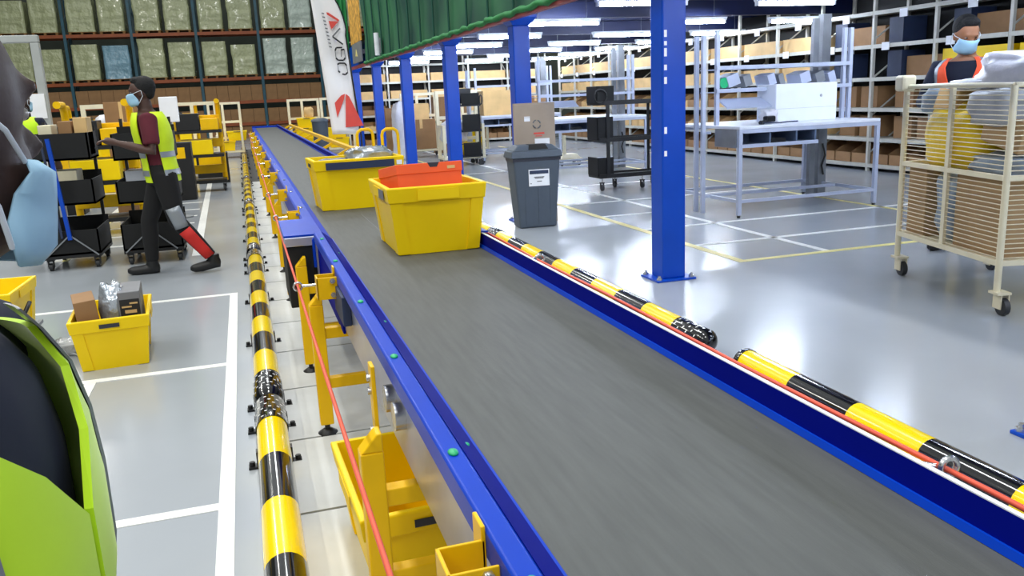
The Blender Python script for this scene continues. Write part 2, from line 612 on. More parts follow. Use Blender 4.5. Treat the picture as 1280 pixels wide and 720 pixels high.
# ---------------------------------------------------------------- feather flag
FY = 14.0
flag = thing('feather_flag', 'white feather flag with red triangle emblem beside the conveyor', 'flag', (1.55, FY, 0.0))
def flag_x(z):
    return 1.16 + (3.05 - z) * 0.115          # left edge drifts right going down
out = []
zz = 1.0
left, right = [], []
N = 26
for k in range(N + 1):
    z = 0.98 + (3.32 - 0.98) * k / N
    xl = 1.22 + (3.05 - z) * 0.075
    wd = 0.44
    if z > 2.55:
        t = (z - 2.55) / (3.32 - 2.55)
        wd = 0.46 * math.sqrt(max(0.0, 1 - t ** 2.2))
    xr = xl + max(wd, 0.015)
    left.append((xl - 1.55, z))
    right.append((xr - 1.55, z))
poly = left + right[::-1]
RX = Matrix.Rotation(R(90), 4, 'X')            # (x, z, t) -> stands up, t towards -y
vv = []
ff = []
for k in range(N + 1):
    z = left[k][1]
    for j in range(9):
        x = left[k][0] + (right[k][0] - left[k][0]) * j / 8
        vv.append((x, 0.02 * math.sin(j * 0.8 + z * 1.5), z))
for k in range(N):
    for j in range(8):
        ff.append((k * 9 + j, k * 9 + j + 1, (k + 1) * 9 + j + 1, (k + 1) * 9 + j))
o = obj('cloth', MB().add(vv, ff, True), 'flag_white', flag)
so = o.modifiers.new('solid', 'SOLIDIFY')
so.thickness = 0.006
pole = [(right[k][0] + 0.012, 0.0, right[k][1]) for k in range(N + 1)]
obj('pole', MB().tube([(pole[0][0], 0, 0.05)] + pole, 0.014, 8), 'print_black', flag)
obj('base', MB().box(-0.35, 0.55, -0.03, 0.03, 0, 0.04).box(0.1, 0.16, -0.4, 0.4, 0, 0.04).cyl((0.235, 0, 0.0), (0.235, 0, 0.3), 0.03), 'print_black', flag)

# writing on the flag: strokes are laid in (x, z) just off the cloth
def stroke(name, pts, w, mat, closed=False):
    m = MB()
    for a, b in zip(pts[:-1], pts[1:]):
        m.bar((a[0], -0.034, a[1]), (b[0], -0.034, b[1]), 0.006, w)
    return obj(name, m, mat, flag)


def F(px, py):
    """zoomed sketch units of the flag (8 per pixel) to flag plane metres"""
    u = 380 + px / 8.0
    v = py / 8.0
    return ((u - 388) * 0.01315 + 1.235 - 1.55 - (v - 0) * 0.0006, 3.05 - v * 0.01285)


def poly_part(name, pts, mat):
    q = [F(*p) for p in pts]
    m = MB()
    m.prism([(a, b) for a, b in q], 0.030, 0.036, RX)
    return obj(name, m, mat, flag)


poly_part('letter_A_bar', [(196, 118), (214, 122), (310, 188), (312, 202), (296, 200), (200, 140)], 'print_red')
poly_part('letter_A_triangle', [(212, 200), (306, 206), (236, 278)], 'print_red')
stroke('letter_V', [F(318, 270), F(244, 346), F(338, 420)], 0.022, 'print_grey')
stroke('letter_V_edge', [F(244, 350), F(338, 424)], 0.014, 'print_black')
stroke('letter_G', [F(330, 452), F(275, 452), F(262, 480), F(268, 550), F(290, 572), F(340, 574), F(356, 550), F(350, 470), F(318, 474), F(318, 540)], 0.024, 'print_black')
stroke('letter_C', [F(300, 690), F(286, 672), F(280, 612), F(296, 600), F(350, 602), F(366, 624), F(374, 690), F(352, 712), F(322, 704)], 0.024, 'print_black')
for k in range(10):
    px, py = 150 + k * 6.5, 125 + k * 35
    stroke('small_letter', [F(px, py), F(px + 24, py + 6)], 0.016, 'print_grey')
# red tent emblem near the foot of the flag
def G(px, py):
    u = 380 + px / 4.0
    v = py / 4.0
    return ((u - 388) * 0.0133 + 1.235 - 1.55 - v * 0.0006, 3.05 - v * 0.01285)
def g_part(name, pts, mat):
    q = [G(*p) for p in pts]
    obj(name, MB().prism(q, 0.030, 0.036, RX), mat, flag)
g_part('emblem_left', [(118, 490), (150, 455), (168, 448), (164, 470), (128, 562)], 'print_red')
g_part('emblem_right', [(172, 448), (188, 462), (252, 608), (166, 612)], 'print_red')

# ================================================================== CEILING LAMPS
def make_lamp():
    t = thing('fluorescent_lamp', 'lamp', 'lamp')
    obj('housing', MB().taper((-0.62, 0.62, -0.03, 0.03), (-0.62, 0.62, -0.06, 0.06), 0.0, 0.05), 'lamp_white', t)
    obj('tube', MB().cyl((-0.58, 0, -0.025), (0.58, 0, -0.025), 0.024, 10), 'tube_glow', t)
    for s in (-0.595, 0.595):
        obj('end_cap', MB().box(s - 0.015, s + 0.015, -0.03, 0.03, -0.05, 0.0), 'lamp_white', t)
    for s in (-0.4, 0.4):
        obj('hanger', MB().cyl((s, 0, 0.05), (s, 0, DECK_Z - 2.53 + 0.062), 0.005, 6), 'zinc_grey', t)
    return t


l0 = make_lamp()
first = True
lanes = [(4.85, 'lane above the yellow floor line'), (7.2, 'lane above the packing benches'), (9.4, 'lane above the carton shelving')]
for li, (lx, ln) in enumerate(lanes):
    for k, yy in enumerate((-0.1, 2.4, 4.9, 7.4, 9.85, 12.6, 15.3, 17.8, 20.2, 22.7, 25.2)):
        if li == 2 and yy < 12:
            continue
        lab = 'glowing white fluorescent tube lamp, %s in the %s' % (ORD[k], ln)
        if first:
            o = l0
            first = False
        else:
            o = copy_tree(l0, (lx, yy, 2.53))
        o.location = (lx, yy + 0.2 * li, 2.53)
        tag(o, lab, 'lamp', 'fluorescent lamps under the mezzanine')

# ================================================================== CONVEYOR
cv = thing('belt_conveyor', 'long blue-sided belt conveyor with grey belt running to the far racks', 'conveyor', (0.75, 1.5, 0))
CX, CYy = 0.75, 1.5
def cobj(name, mb, mat, parent=cv, bevel=0, kind=None):
    o = obj(name, mb, mat, parent, (-CX, -CYy, 0) if parent is cv else (0, 0, 0), 0, bevel, kind)
    return o


def flange(x_pairs, y0, y1):
    """extrude a 2-D (x,z) profile along y"""
    n = len(x_pairs)
    vv = [(x, y0, z) for x, z in x_pairs] + [(x, y1, z) for x, z in x_pairs]
    ff = [tuple(range(n)), tuple(reversed(range(n, 2 * n)))]
    for i in range(n):
        k = (i + 1) % n
        ff.append((i, n + i, n + k, k))
    return MB().add(vv, ff)


BE = 29.6
cobj('belt', MB().box(0.405, 1.085, -0.8, BE, 0.735, 0.75), 'rubber_belt', bevel=0.004)
cobj('slider_bed', MB().box(0.39, 1.10, -0.8, BE, 0.69, 0.732), 'galvanised')
# near left rail: outer web, flat flange, slope down to the belt
nl = cobj('left_rail', flange([(0.311, 0.745), (0.311, 0.795), (0.316, 0.80), (0.352, 0.80), (0.357, 0.795), (0.407, 0.752), (0.407, 0.742), (0.35, 0.785), (0.322, 0.788), (0.322, 0.745)], -0.8, 4.72), 'blue_paint', bevel=0.002)
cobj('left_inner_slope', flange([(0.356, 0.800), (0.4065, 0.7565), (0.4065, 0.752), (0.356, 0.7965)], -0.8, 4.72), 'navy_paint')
cobj('belt_edge_strip', MB().box(0.405, 0.411, -0.8, 4.72, 0.748, 0.757), 'blue_paint')
cobj('left_side_panel', MB().box(0.335, 0.345, -0.8, 3.62, 0.52, 0.786), 'galvanised', bevel=0.002)
cobj('left_end_plate', MB().box(0.326, 0.338, 3.63, 4.74, 0.50, 0.797), 'navy_paint', bevel=0.002)
# far left rail, wider flange
cobj('far_left_rail', flange([(0.30, 0.60), (0.30, 0.755), (0.31, 0.765), (0.37, 0.765), (0.405, 0.755), (0.405, 0.742), (0.365, 0.75), (0.315, 0.75), (0.315, 0.60)], 4.74, BE), 'blue_paint')
cobj('far_left_panel', MB().box(0.316, 0.33, 4.74, BE, 0.5, 0.745), 'galvanised')
# right guard wall
cobj('right_guard', MB().box(1.088, 1.10, -0.8, BE, 0.62, 0.822), 'navy_paint')
cobj('right_lip', flange([(1.078, 0.751), (1.088, 0.751), (1.088, 0.766), (1.083, 0.766)], -0.8, BE), 'blue_paint')
cobj('right_guard_trim', MB().box(1.088, 1.099, -0.8, 4.05, 0.822, 0.8245), 'bench_top')
cobj('far_right_trim', MB().box(1.088, 1.125, 4.05, BE, 0.822, 0.83), 'blue_paint')
cobj('right_side_panel', MB().box(1.10, 1.115, -0.8, BE, 0.5, 0.7), 'galvanised')
cobj('far_right_rail', MB().bar((1.30, 9.0, 0.90), (1.30, 25, 0.90), 0.06, 0.05), 'yellow_paint')
for yy in range(9, 26, 2):
    cobj('rail_stay', MB().bar((1.12, yy + 0.2, 0.80), (1.30, yy + 0.2, 0.89), 0.04, 0.04), 'yellow_paint')
cobj('end_roller', MB().cyl((0.41, BE, 0.70), (1.08, BE, 0.70), 0.05, 16), 'steel')
cobj('end_plate', MB().box(0.30, 1.12, BE + 0.06, BE + 0.09, 0.6, 0.81), 'blue_paint')
# drive housing at the joint of the two sections
cobj('drive_housing', MB().box(0.155, 0.318, 4.78, 5.35, 0.37, 0.72), 'matte_black', bevel=0.006)
cobj('drive_cover', MB().box(0.150, 0.322, 4.76, 5.45, 0.722, 0.775), 'galvanised', bevel=0.006)
cobj('drive_cover_top', MB().box(0.150, 0.322, 4.765, 5.45, 0.7755, 0.785), 'blue_paint')
cobj('take_up_plate', MB().box(0.300, 0.334, 3.30, 3.62, 0.62, 0.74), 'print_navy', bevel=0.003)
for yy in (2.15, 2.3):
    cobj('bearing', MB().cyl((0.305, yy, 0.66), (0.345, yy, 0.66), 0.04, 14), 'steel')

# green bolt caps along the left flange
for yy in (1.05, 1.545, 2.24, 2.94, 3.78, 4.45):
    m = MB()
    m.ell((0.333, yy, 0.802), (0.011, 0.017, 0.006), 12, 6)
    cobj('bolt_cap', m, 'cap_green')
for yy in (1.61, 2.7, 4.1):
    m = MB()
    m.ell((0.382, yy + 0.02, 0.776), (0.006, 0.010, 0.004), 10, 6)
    cobj('slope_bolt', m, 'cap_green')
for yy in (6.2, 7.4, 8.6, 9.8, 11.0, 12.2):
    m = MB()
    m.ell((0.335, yy, 0.768), (0.014, 0.03, 0.006), 12, 6)
    cobj('rivet', m, 'steel')

# yellow support frames
def support(yy, cross=True, xo=0.0, h=0.62):
    f = obj('support_frame', MB().box(0.195 + xo, 0.255 + xo, yy - 0.03, yy + 0.03, 0.055, h)
            .box(1.20, 1.26, yy - 0.03, yy + 0.03, 0.055, h)
            .box(0.24 + xo, 1.21, yy - 0.022, yy + 0.022, 0.225, 0.275)
            .box(0.24 + xo, 1.21, yy - 0.022, yy + 0.022, h - 0.16, h - 0.11)
            .taper((0.196 + xo, 0.254 + xo, yy - 0.029, yy + 0.029), (0.24, 0.254, yy - 0.029, yy + 0.029), h, h + 0.05), 'yellow_paint', cv, (-CX, -CYy, 0), 0, 0.004)
    for x in (0.225 + xo, 1.23):
        m = MB()
        m.cyl((x, yy, 0.014), (x, yy, 0.08), 0.012, 8)
        m.tube([(x, yy, 0.0), (x, yy, 0.012), (x, yy, 0.03)], [0.045, 0.045, 0.018], 16)
        obj('levelling_foot', m, 'black_plastic', f)


for yy in (0.2, 2.05, 3.75, 4.72, 6.6, 7.8, 9.9, 12.0, 14.1, 16.2, 18.3, 20.4, 22.5, 24.6, 26.7, 28.8):
    support(yy)
# flat yellow upright with bolts near the front tote
cobj('bolted_upright', MB().box(0.272, 0.284, 2.30, 2.36, 0.38, 0.76), 'yellow_paint', bevel=0.002)
for zz in (0.48, 0.56, 0.68, 0.72):
    cobj('upright_bolt', MB().cyl((0.262, 2.33, zz), (0.273, 2.33, zz), 0.011, 6), 'steel')

# bracket with an eye bolt that carries the pull cord, left side
def cord_bracket(yy, near=False):
    zc = 0.735
    m = MB()
    s = 0.045
    m.box(0.225, 0.31, yy - s, yy - s + 0.006, zc - 0.05, zc + 0.045)
    m.box(0.225, 0.31, yy + s - 0.006, yy + s, zc - 0.05, zc + 0.045)
    m.box(0.225, 0.232, yy - s, yy + s, zc - 0.05, zc + 0.045)
    m.box(0.303, 0.311, yy + s - 0.006, yy + s + 0.05, zc - 0.05, zc + 0.07)
    b = obj('cord_bracket', m, 'yellow_paint', cv, (-CX, -CYy, 0), 0, 0.002)
    e = MB()
    for bz in (0.03, -0.03):
        e.cyl((0.29, yy - s - 0.012, zc + bz), (0.29, yy - s, zc + bz), 0.012, 6)
    obj('bracket_bolt', e, 'steel', b)
    e = MB()
    e.cyl((0.17, yy, zc + 0.01), (0.226, yy, zc + 0.01), 0.006, 8)
    ring = [(0.15 + 0.017 * math.cos(a * math.pi / 6), yy, zc + 0.01 + 0.017 * math.sin(a * math.pi / 6)) for a in range(13)]
    e.tube(ring, 0.0055, 6)
    obj('eye_bolt', e, 'steel', b)


for yy in (1.19, 3.58, 5.9, 7.5, 9.5, 11.6, 13.8, 16.0, 18.5, 21.0, 24):
    cord_bracket(yy)
pts = []
br = [-0.5, 1.19, 3.58, 5.9, 7.5, 9.5, 11.6, 13.8, 16.0, 18.5, 21.0, 24]
for a, b in zip(br[:-1], br[1:]):
    for k in range(6):
        t = k / 6
        pts.append((0.15, a + (b - a) * t, 0.745 - 0.012 * (b - a) * t * (1 - t)))
pts.append((0.15, 24, 0.745))
cobj('pull_cord', MB().tube(pts, 0.0055, 8), 'cord_red')
# right cord and eye bolts
pts = [(1.135, -0.6 + k * 0.4, 0.812 - 0.006 * math.sin(k * 0.8) ** 2) for k in range(26)]
cobj('right_pull_cord', MB().tube(pts, 0.0055, 8), 'cord_red')
for yy in (1.10, 3.30, 5.6):
    m = MB()
    m.box(1.10, 1.145, yy + 0.03, yy + 0.10, 0.76, 0.80)
    b = obj('right_cord_bracket', m, 'yellow_paint', cv, (-CX, -CYy, 0), 0, 0.002)
    e = MB()
    ring = [(1.138 + 0.018 * math.cos(a * math.pi / 6), yy, 0.815 + 0.018 * math.sin(a * math.pi / 6)) for a in range(13)]
    e.tube(ring, 0.006, 6)
    e.tube([(1.10, yy + 0.05, 0.81), (1.12, yy + 0.01, 0.815)], 0.006, 6)
    obj('right_eye_bolt', e, 'steel', b)
cobj('belt_seam', MB().box(0.70, 0.704, 4.7, 5.7, 0.7502, 0.7508), 'print_grey')

# ================================================================== BARRIERS
BR = 0.068
def band_mesh(name, y0, y1, r, mat):
    m = MB()
    m.tube([(0, y0, 0), (0, y1, 0)], r, 20)
    me = m.mesh(name)
    me.materials.append(MATS[mat])
    return me


yb = band_mesh('yellow_band', 0, 0.41, BR, 'barrier_yellow')
kb = band_mesh('black_band', 0, 0.41, BR, 'barrier_black')
def sleeve_mesh(cap0, cap1, L=0.30):
    m = MB()
    ys = [(0, BR + 0.004), (L, BR + 0.004)]
    prof = []
    if cap0:
        prof += [(-0.05, 0.012), (-0.045, BR * 0.5), (-0.025, BR * 0.85)]
    prof += ys
    if cap1:
        prof += [(L + 0.025, BR * 0.85), (L + 0.045, BR * 0.5), (L + 0.05, 0.012)]
    m.tube([(0, a, 0) for a, b in prof], [b for a, b in prof], 20)
    me = m.mesh('end_sleeve')
    me.materials.append(MATS['barrier_black'])
    d = MB()
    for i in range(6):
        for j in range(12):
            a = (j + 0.5 * (i % 2)) / 12 * 2 * math.pi
            rr = BR + 0.0045
            yy = 0.03 + i * (L - 0.06) / 5
            w = 0.010
            def pt(da, dy):
                return (rr * math.cos(a + da), yy + dy, rr * math.sin(a + da))
            b = len(d.v)
            d.add([pt(-0.09, -0.007), pt(0.09, -0.003), pt(0.09, 0.007), pt(-0.09, 0.003)], [(0, 1, 2, 3)])
    de = d.mesh('reflector_dots')
    de.materials.append(MATS['reflector_white'])
    return me, de


sl_mid = sleeve_mesh(False, True)
sl_mid2 = sleeve_mesh(True, False)
clip = MB().box(-0.11, 0.11, -0.022, 0.022, 0.0, 0.010).box(-0.075, -0.058, -0.022, 0.022, 0.0, 0.075).box(0.058, 0.075, -0.022, 0.022, 0.0, 0.075).cyl((-0.095, 0, 0.008), (-0.095, 0, 0.028), 0.012, 6).cyl((0.095, 0, 0.008), (0.095, 0, 0.028), 0.012, 6)
clip_me = clip.mesh('floor_clip')
clip_me.materials.append(MATS['black_plastic'])


def barrier(label, x, y0, bands, s0=True, s1=True, z=0.075, start_black=False):
    t = thing('guard_rail', label, 'guard rail', (x, y0, 0), 0, 'yellow and black floor guard rails')
    y = 0.0
    if s0:
        s = obj('end_sleeve', sl_mid2[0], None, t, (0, y, z))
        obj('reflector_dots', sl_mid2[1], None, s, kind='stuff')
        obj('floor_clip', clip_me, None, t, (0, y + 0.1, 0))
        y += 0.30
    for k in range(bands):
        yel = (k % 2 == 0) != start_black
        obj('yellow_band' if yel else 'black_band', yb if yel else kb, None, t, (0, y, z))
        if k % 3 == 2:
            obj('floor_clip', clip_me, None, t, (0, y + 0.2, 0))
        y += 0.41
    if s1:
        s = obj('end_sleeve', sl_mid[0], None, t, (0, y, z))
        obj('reflector_dots', sl_mid[1], None, s, kind='stuff')
        obj('floor_clip', clip_me, None, t, (0, y + 0.2, 0))
        y += 0.30
    return t


XB = -0.02
barrier('black and yellow guard rail left of the conveyor, nearest the camera', XB, -0.28, 9)
for k in range(6):
    barrier('black and yellow guard rail left of the conveyor, %s along from the camera' % ORD[k + 1], XB - 0.005 * k, 4.12 + k * 4.40, 9)
XR = 2.36
barrier('black and yellow guard rail right of the conveyor, running out of the frame', XR, -0.39, 9, s0=True, s1=False, z=0.09)
cap = sleeve_mesh(False, True, 0.03)
# black rounded end of that rail
bt = [o for o in COL.objects if o.get('label', '').startswith('black and yellow guard rail right of the conveyor, running')][0]
obj('end_cap', cap[0], None, bt, (0, 3.99, 0.09))
barrier('black and yellow guard rail right of the conveyor, beside the near blue column', XR, 4.02, 9, s0=True, s1=False, z=0.09)
barrier('black and yellow guard rail right of the conveyor, behind the orange-box tote', XR, 8.02, 9, s0=True, s1=True, z=0.09)

# ================================================================== TOTES
def make_tote(L=0.60, W=0.40, H=0.32, tp=0.035, slots=True):
    """open plastic crate; L along x, W along y, base centre at origin"""
    t = thing('plastic_tote', 'tote', 'crate')
    x1, y1 = L / 2, W / 2
    xb, yb_ = x1 - tp, y1 - tp
    th = 0.008
    m = MB()
    def ringz(dx, z):
        f = z / H
        a = xb + (x1 - xb) * f - dx
        b = yb_ + (y1 - yb_) * f - dx
        return a, b
    ao, bo = ringz(0, 0.0)
    at, bt_ = ringz(0, H)
    ai, bi = ringz(th, 0.012)
    ait, bit = ringz(th, H)
    def quad(a, b, z):
        return [(-a, -b, z), (a, -b, z), (a, b, z), (-a, b, z)]
    m.rings([quad(ao, bo, 0), quad(at, bt_, H)], False, False)
    m.rings([quad(ait, bit, H), quad(ai, bi, 0.012)], False, False)
    m.add(quad(ao, bo, 0), [(3, 2, 1, 0)])
    m.add(quad(ai, bi, 0.012), [(0, 1, 2, 3)])
    m.rings([quad(at, bt_, H), quad(ait, bit, H)], False, False)
    obj('body', m, 'yellow_plastic', t)
    # rim band
    m = MB()
    r0 = 0.014
    a0, b0 = ringz(0, H - 0.075)
    m.rings([quad(a0, b0, H - 0.075), quad(a0 + r0, b0 + r0, H - 0.07), quad(at + r0, bt_ + r0, H - 0.003), quad(at + r0 - 0.003, bt_ + r0 - 0.003, H + 0.004), quad(ait, bit, H + 0.004), quad(ait, bit, H - 0.03)], False, False)
    obj('rim', m, 'yellow_plastic', t, bevel=0.003)
    # corner posts and ribs
    for sx in (-1, 1):
        for sy in (-1, 1):
            m = MB()
            for (wx, wy) in ((0.075, 0.0), (0.0, 0.055)):
                a, b = ringz(0, 0.0)
                c, d = ringz(0, H - 0.07)
                e = 0.007
                if wx:
                    q0 = [(sx * a, sy * b), (sx * (a - wx), sy * b), (sx * (a - wx), sy * (b + e)), (sx * (a + e), sy * (b + e))]
                    q1 = [(sx * c, sy * d), (sx * (c - wx), sy * d), (sx * (c - wx), sy * (d + e)), (sx * (c + e), sy * (d + e))]
                else:
                    q0 = [(sx * a, sy * b), (sx * a, sy * (b - wy)), (sx * (a + e), sy * (b - wy)), (sx * (a + e), sy * (b + e))]
                    q1 = [(sx * c, sy * d), (sx * c, sy * (d - wy)), (sx * (c + e), sy * (d - wy)), (sx * (c + e), sy * (d + e))]
                m.rings([[(p[0], p[1], 0.004) for p in q0], [(p[0], p[1], H - 0.07) for p in q1]], True, False)
            obj('corner_rib', m, 'yellow_plastic', t)
    # grip slot on the short sides
    for s in ((-1, 1) if slots else ()):
        ax = x1 + r0 - 0.001
        obj('grip_slot', MB().box(min(s * ax, s * (ax + 0.003)), max(s * ax, s * (ax + 0.003)), -0.055, 0.055, H - 0.05, H - 0.026), 'tape_dark', t)
    for s in (-1, 1):
        by = y1 + r0 - 0.001
        obj('side_panel', MB().box(-0.11, 0.11, min(s * by, s * (by + 0.003)), max(s * by, s * (by + 0.003)), H - 0.062, H - 0.012), 'yellow_plastic', t)
    return t


g_t = 'yellow plastic totes'
tote1 = make_tote(0.585, 0.465, 0.33, slots=False)
tag(tote1, 'yellow tote on the belt holding an orange shoe box', 'crate', g_t)
tote1.location = (0.862, 4.28, 0.752)
tote1.rotation_euler = (0, 0, R(90))
obj('end_panel', MB().box(-0.2955, -0.2925, -0.11, 0.11, 0.27, 0.315).box(-0.3105, -0.3070, -0.105, 0.10, 0.268, 0.318), 'yellow_plastic', tote1)
obj('label_plate', MB().box(-0.20, -0.06, 0.2465, 0.2495, 0.27, 0.315), 'print_grey', tote1)
tote2 = make_tote(0.61, 0.44, 0.35)
tag(tote2, 'yellow tote on the belt with dark label and silver bags, behind the orange box', 'crate', g_t)
tote2.location = (0.742, 6.20, 0.752)
tote2.rotation_euler = (0, 0, R(2.5))
obj('label_strip', MB().box(-0.235, 0.245, -0.240, -0.2360, 0.285, 0.335), 'print_navy', tote2)
obj('rim_label', MB().box(0.262, 0.30, -0.240, -0.2360, 0.295, 0.325), 'paper_white', tote2)
tote3 = make_tote(0.58, 0.42, 0.31)
tag(tote3, 'yellow tote standing on the left floor, filled with a carton and bags', 'crate', g_t)
tote3.location = (-0.895, 5.58, 0.0)
tote3.rotation_euler = (0, 0, R(94))
tote4 = make_tote(0.58, 0.40, 0.30)
tag(tote4, 'yellow tote on a grey dolly at the left edge behind the vest', 'crate', g_t)
tote4.location = (-1.66, 5.98, 0.14)
tote4.rotation_euler = (0, 0, R(88))
tote5 = make_tote(0.60, 0.40, 0.31)
tag(tote5, 'empty yellow tote on the floor under the conveyor rail', 'crate', g_t)
tote5.location = (0.40, 2.56, 0.010)
tote5.rotation_euler = (0, 0, R(92))
obj('sticker', MB().box(0.0, 0.05, 0.176, 0.179, 0.22, 0.25), 'print_grey', tote5)

# contents
sb = thing('shoe_box', 'orange shoe box lying tilted in the front yellow tote', 'box', (0.85, 4.32, 1.025), R(4))
T = Matrix.Rotation(R(-7), 4, 'X')
obj('base', MB().box(-0.165, 0.165, -0.20, 0.20, -0.04, 0.10, T), 'shoebox_orange', sb, bevel=0.003)
obj('lid', MB().box(-0.17, 0.17, -0.205, 0.205, 0.085, 0.135, T), 'shoebox_orange', sb, bevel=0.003)
obj('lid_notch', MB().prism([(-0.03, 0.0), (0.03, 0.0), (0.018, -0.022), (-0.018, -0.022)], 0, 0.002, T @ Matrix.Translation((0.02, -0.204, 0.135)) @ Matrix.Rotation(R(90), 4, 'X')), 'tape_dark', sb)
obj('lid_mark', MB().box(0.09, 0.13, -0.2075, -0.2055, 0.10, 0.115, T), 'carton_pale', sb)

pb = tag(obj('poly_bag', crumple(0.34, 0.28, 0.15, 3, 0.2), 'poly_silver', None, (0.86, 6.28, 1.02), 0.2), 'silver plastic parcel bag on top of the tote behind', 'bag')
pb2 = tag(obj('poly_bag', crumple(0.24, 0.26, 0.10, 5, 0.15), 'grey_card', None, (0.60, 6.24, 1.0), -0.1), 'flat grey parcel lying in the tote behind, left of silver bag', 'bag')
filler = tag(obj('carton_filler', MB().box(-0.22, 0.22, -0.14, 0.14, 0, 0.22), 'carton', None, (0.74, 6.22, 0.775), R(2.5), bevel=0.004), 'brown carton low inside the belt tote under the silver bag', 'carton')

ct = thing('shipping_carton', 'brown carton leaning in the floor tote on the left', 'carton', (-1.005, 5.50, 0.02), R(12))
T = Matrix.Rotation(R(-4), 4, 'Y')
obj('body', MB().box(-0.06, 0.06, -0.16, 0.14, 0, 0.40, T), 'carton', ct, bevel=0.003)
obj('tape', MB().box(-0.061, 0.061, -0.162, 0.142, 0.19, 0.225, T), 'carton_pale', ct)
tag(obj('poly_bag', crumple(0.16, 0.30, 0.46, 8, 0.22), 'poly_silver', None, (-0.87, 5.56, 0.02), 0), 'crinkled silver bag standing in the middle of the floor tote', 'bag')
gx = thing('grey_shoe_box', 'dark grey box standing at the right of the floor tote', 'box', (-0.775, 5.56, 0.02), R(4))
obj('body', MB().box(-0.062, 0.062, -0.17, 0.17, 0, 0.42), 'grey_card', gx, bevel=0.004)
obj('end_label', MB().box(-0.055, 0.055, -0.172, -0.1705, 0.26, 0.375), 'print_black', gx)
obj('print_patch', MB().box(-0.03, 0.035, -0.174, -0.1722, 0.29, 0.31).box(-0.045, 0.01, -0.174, -0.1722, 0.325, 0.335).box(0.0, 0.045, -0.174, -0.1722, 0.345, 0.355), 'carton_pale', gx)
# wheeled dolly at the left edge
dl = thing('tote_dolly', 'grey wheeled dolly with green brake under left edge tote', 'dolly', (-1.66, 5.98, 0))
obj('frame', MB().box(-0.22, 0.22, -0.30, 0.30, 0.115, 0.138), 'zinc_grey', dl, bevel=0.004)
for sx in (-0.18, 0.18):
    for sy in (-0.25, 0.25):
        w = obj('castor', MB().cyl((sx - 0.015, sy, 0.045), (sx + 0.015, sy, 0.045), 0.045, 14), 'castor_rubber', dl)
        obj('fork', MB().box(sx - 0.024, sx - 0.018, sy - 0.02, sy + 0.02, 0.03, 0.116).box(sx + 0.018, sx + 0.024, sy - 0.02, sy + 0.02, 0.03, 0.116), 'zinc_grey', w)
obj('push_bar', MB().tube([(0.225, -0.28, 0.12), (0.25, -0.28, 0.30), (0.25, -0.10, 0.34)], 0.014, 8), 'black_plastic', dl)
obj('brake_pedal', MB().box(0.16, 0.23, -0.42, -0.30, 0.03, 0.075), 'cap_green', dl, bevel=0.01)
# plastic wrap left on the floor
fw = MB()
for k in range(9):
    a = random.uniform(-0.6, 0.6)
    p0 = Vector((random.uniform(-0.12, 0.0), random.uniform(-0.1, 0.1), 0.006))
    d = Vector((math.cos(a), math.sin(a), 0)) * random.uniform(0.1, 0.22)
    fw.tube([p0, p0 + d * 0.5 + Vector((0, 0, random.uniform(0.02, 0.07))), p0 + d], [0.006, 0.012, 0.006], 5)
fwm = crumple(0.22, 0.22, 0.10, 12, 0.5, 3.0)
fw.add(fwm.v, fwm.f, True)
tag(obj('plastic_wrap', fw, 'poly_clear', None, (-1.20, 5.80, 0.0), 0), 'crumpled clear plastic wrap on floor left of yellow tote', 'wrap')

# ================================================================== WASTE BIN, CARTON
bn = thing('waste_bin', 'slate grey plastic waste bin with lid and white sticker', 'bin', (3.10, 9.11, 0), R(-3))
m = MB()
m.taper((-0.215, 0.215, -0.14, 0.14), (-0.275, 0.275, -0.165, 0.165), 0, 0.80)
obj('body', m, 'bin_slate', bn, bevel=0.02)
obj('lid', MB().taper((-0.30, 0.30, -0.185, 0.185), (-0.285, 0.285, -0.172, 0.172), 0.79, 0.87).taper((-0.27, 0.27, -0.16, 0.16), (-0.20, 0.20, -0.11, 0.12), 0.87, 0.93), 'bin_slate', bn, bevel=0.012)
obj('lid_opening', MB().taper((-0.09, 0.14, -0.156, -0.06), (-0.07, 0.12, -0.114, 0.02), 0.882, 0.934), 'matte_black', bn)
obj('rim_shadow_band', MB().taper((-0.277, 0.277, -0.167, 0.167), (-0.28, 0.28, -0.170, 0.170), 0.755, 0.788), 'tape_dark', bn)  # raised dark band, its colour stands in for shade under the lid
st = obj('sticker', MB().box(-0.10, 0.14, -0.1635, -0.1590, 0.475, 0.66, Matrix.Translation((0, 0.0, 0)) ), 'paper_white', bn)
st.rotation_euler = (R(-0.0), 0, 0)
obj('sticker_header', MB().box(-0.09, 0.13, -0.1655, -0.1633, 0.61, 0.65), 'print_navy', st)
m = MB()
for (a, b, z) in ((-0.04, 0.08, 0.570), (-0.03, 0.07, 0.558), (-0.005, 0.05, 0.522), (-0.085, -0.07, 0.50)):
    m.box(a, b, -0.1655, -0.1633, z, z + 0.010)
obj('sticker_text', m, 'print_grey', st)
for sx in (-0.13, 0.02, 0.16):
    m = MB()
    m.taper((sx - 0.012, sx + 0.012, -0.147, -0.13), (sx - 0.015, sx + 0.015, -0.159, -0.14), 0.05, 0.45)
    obj('moulded_rib', m, 'bin_slate', bn)

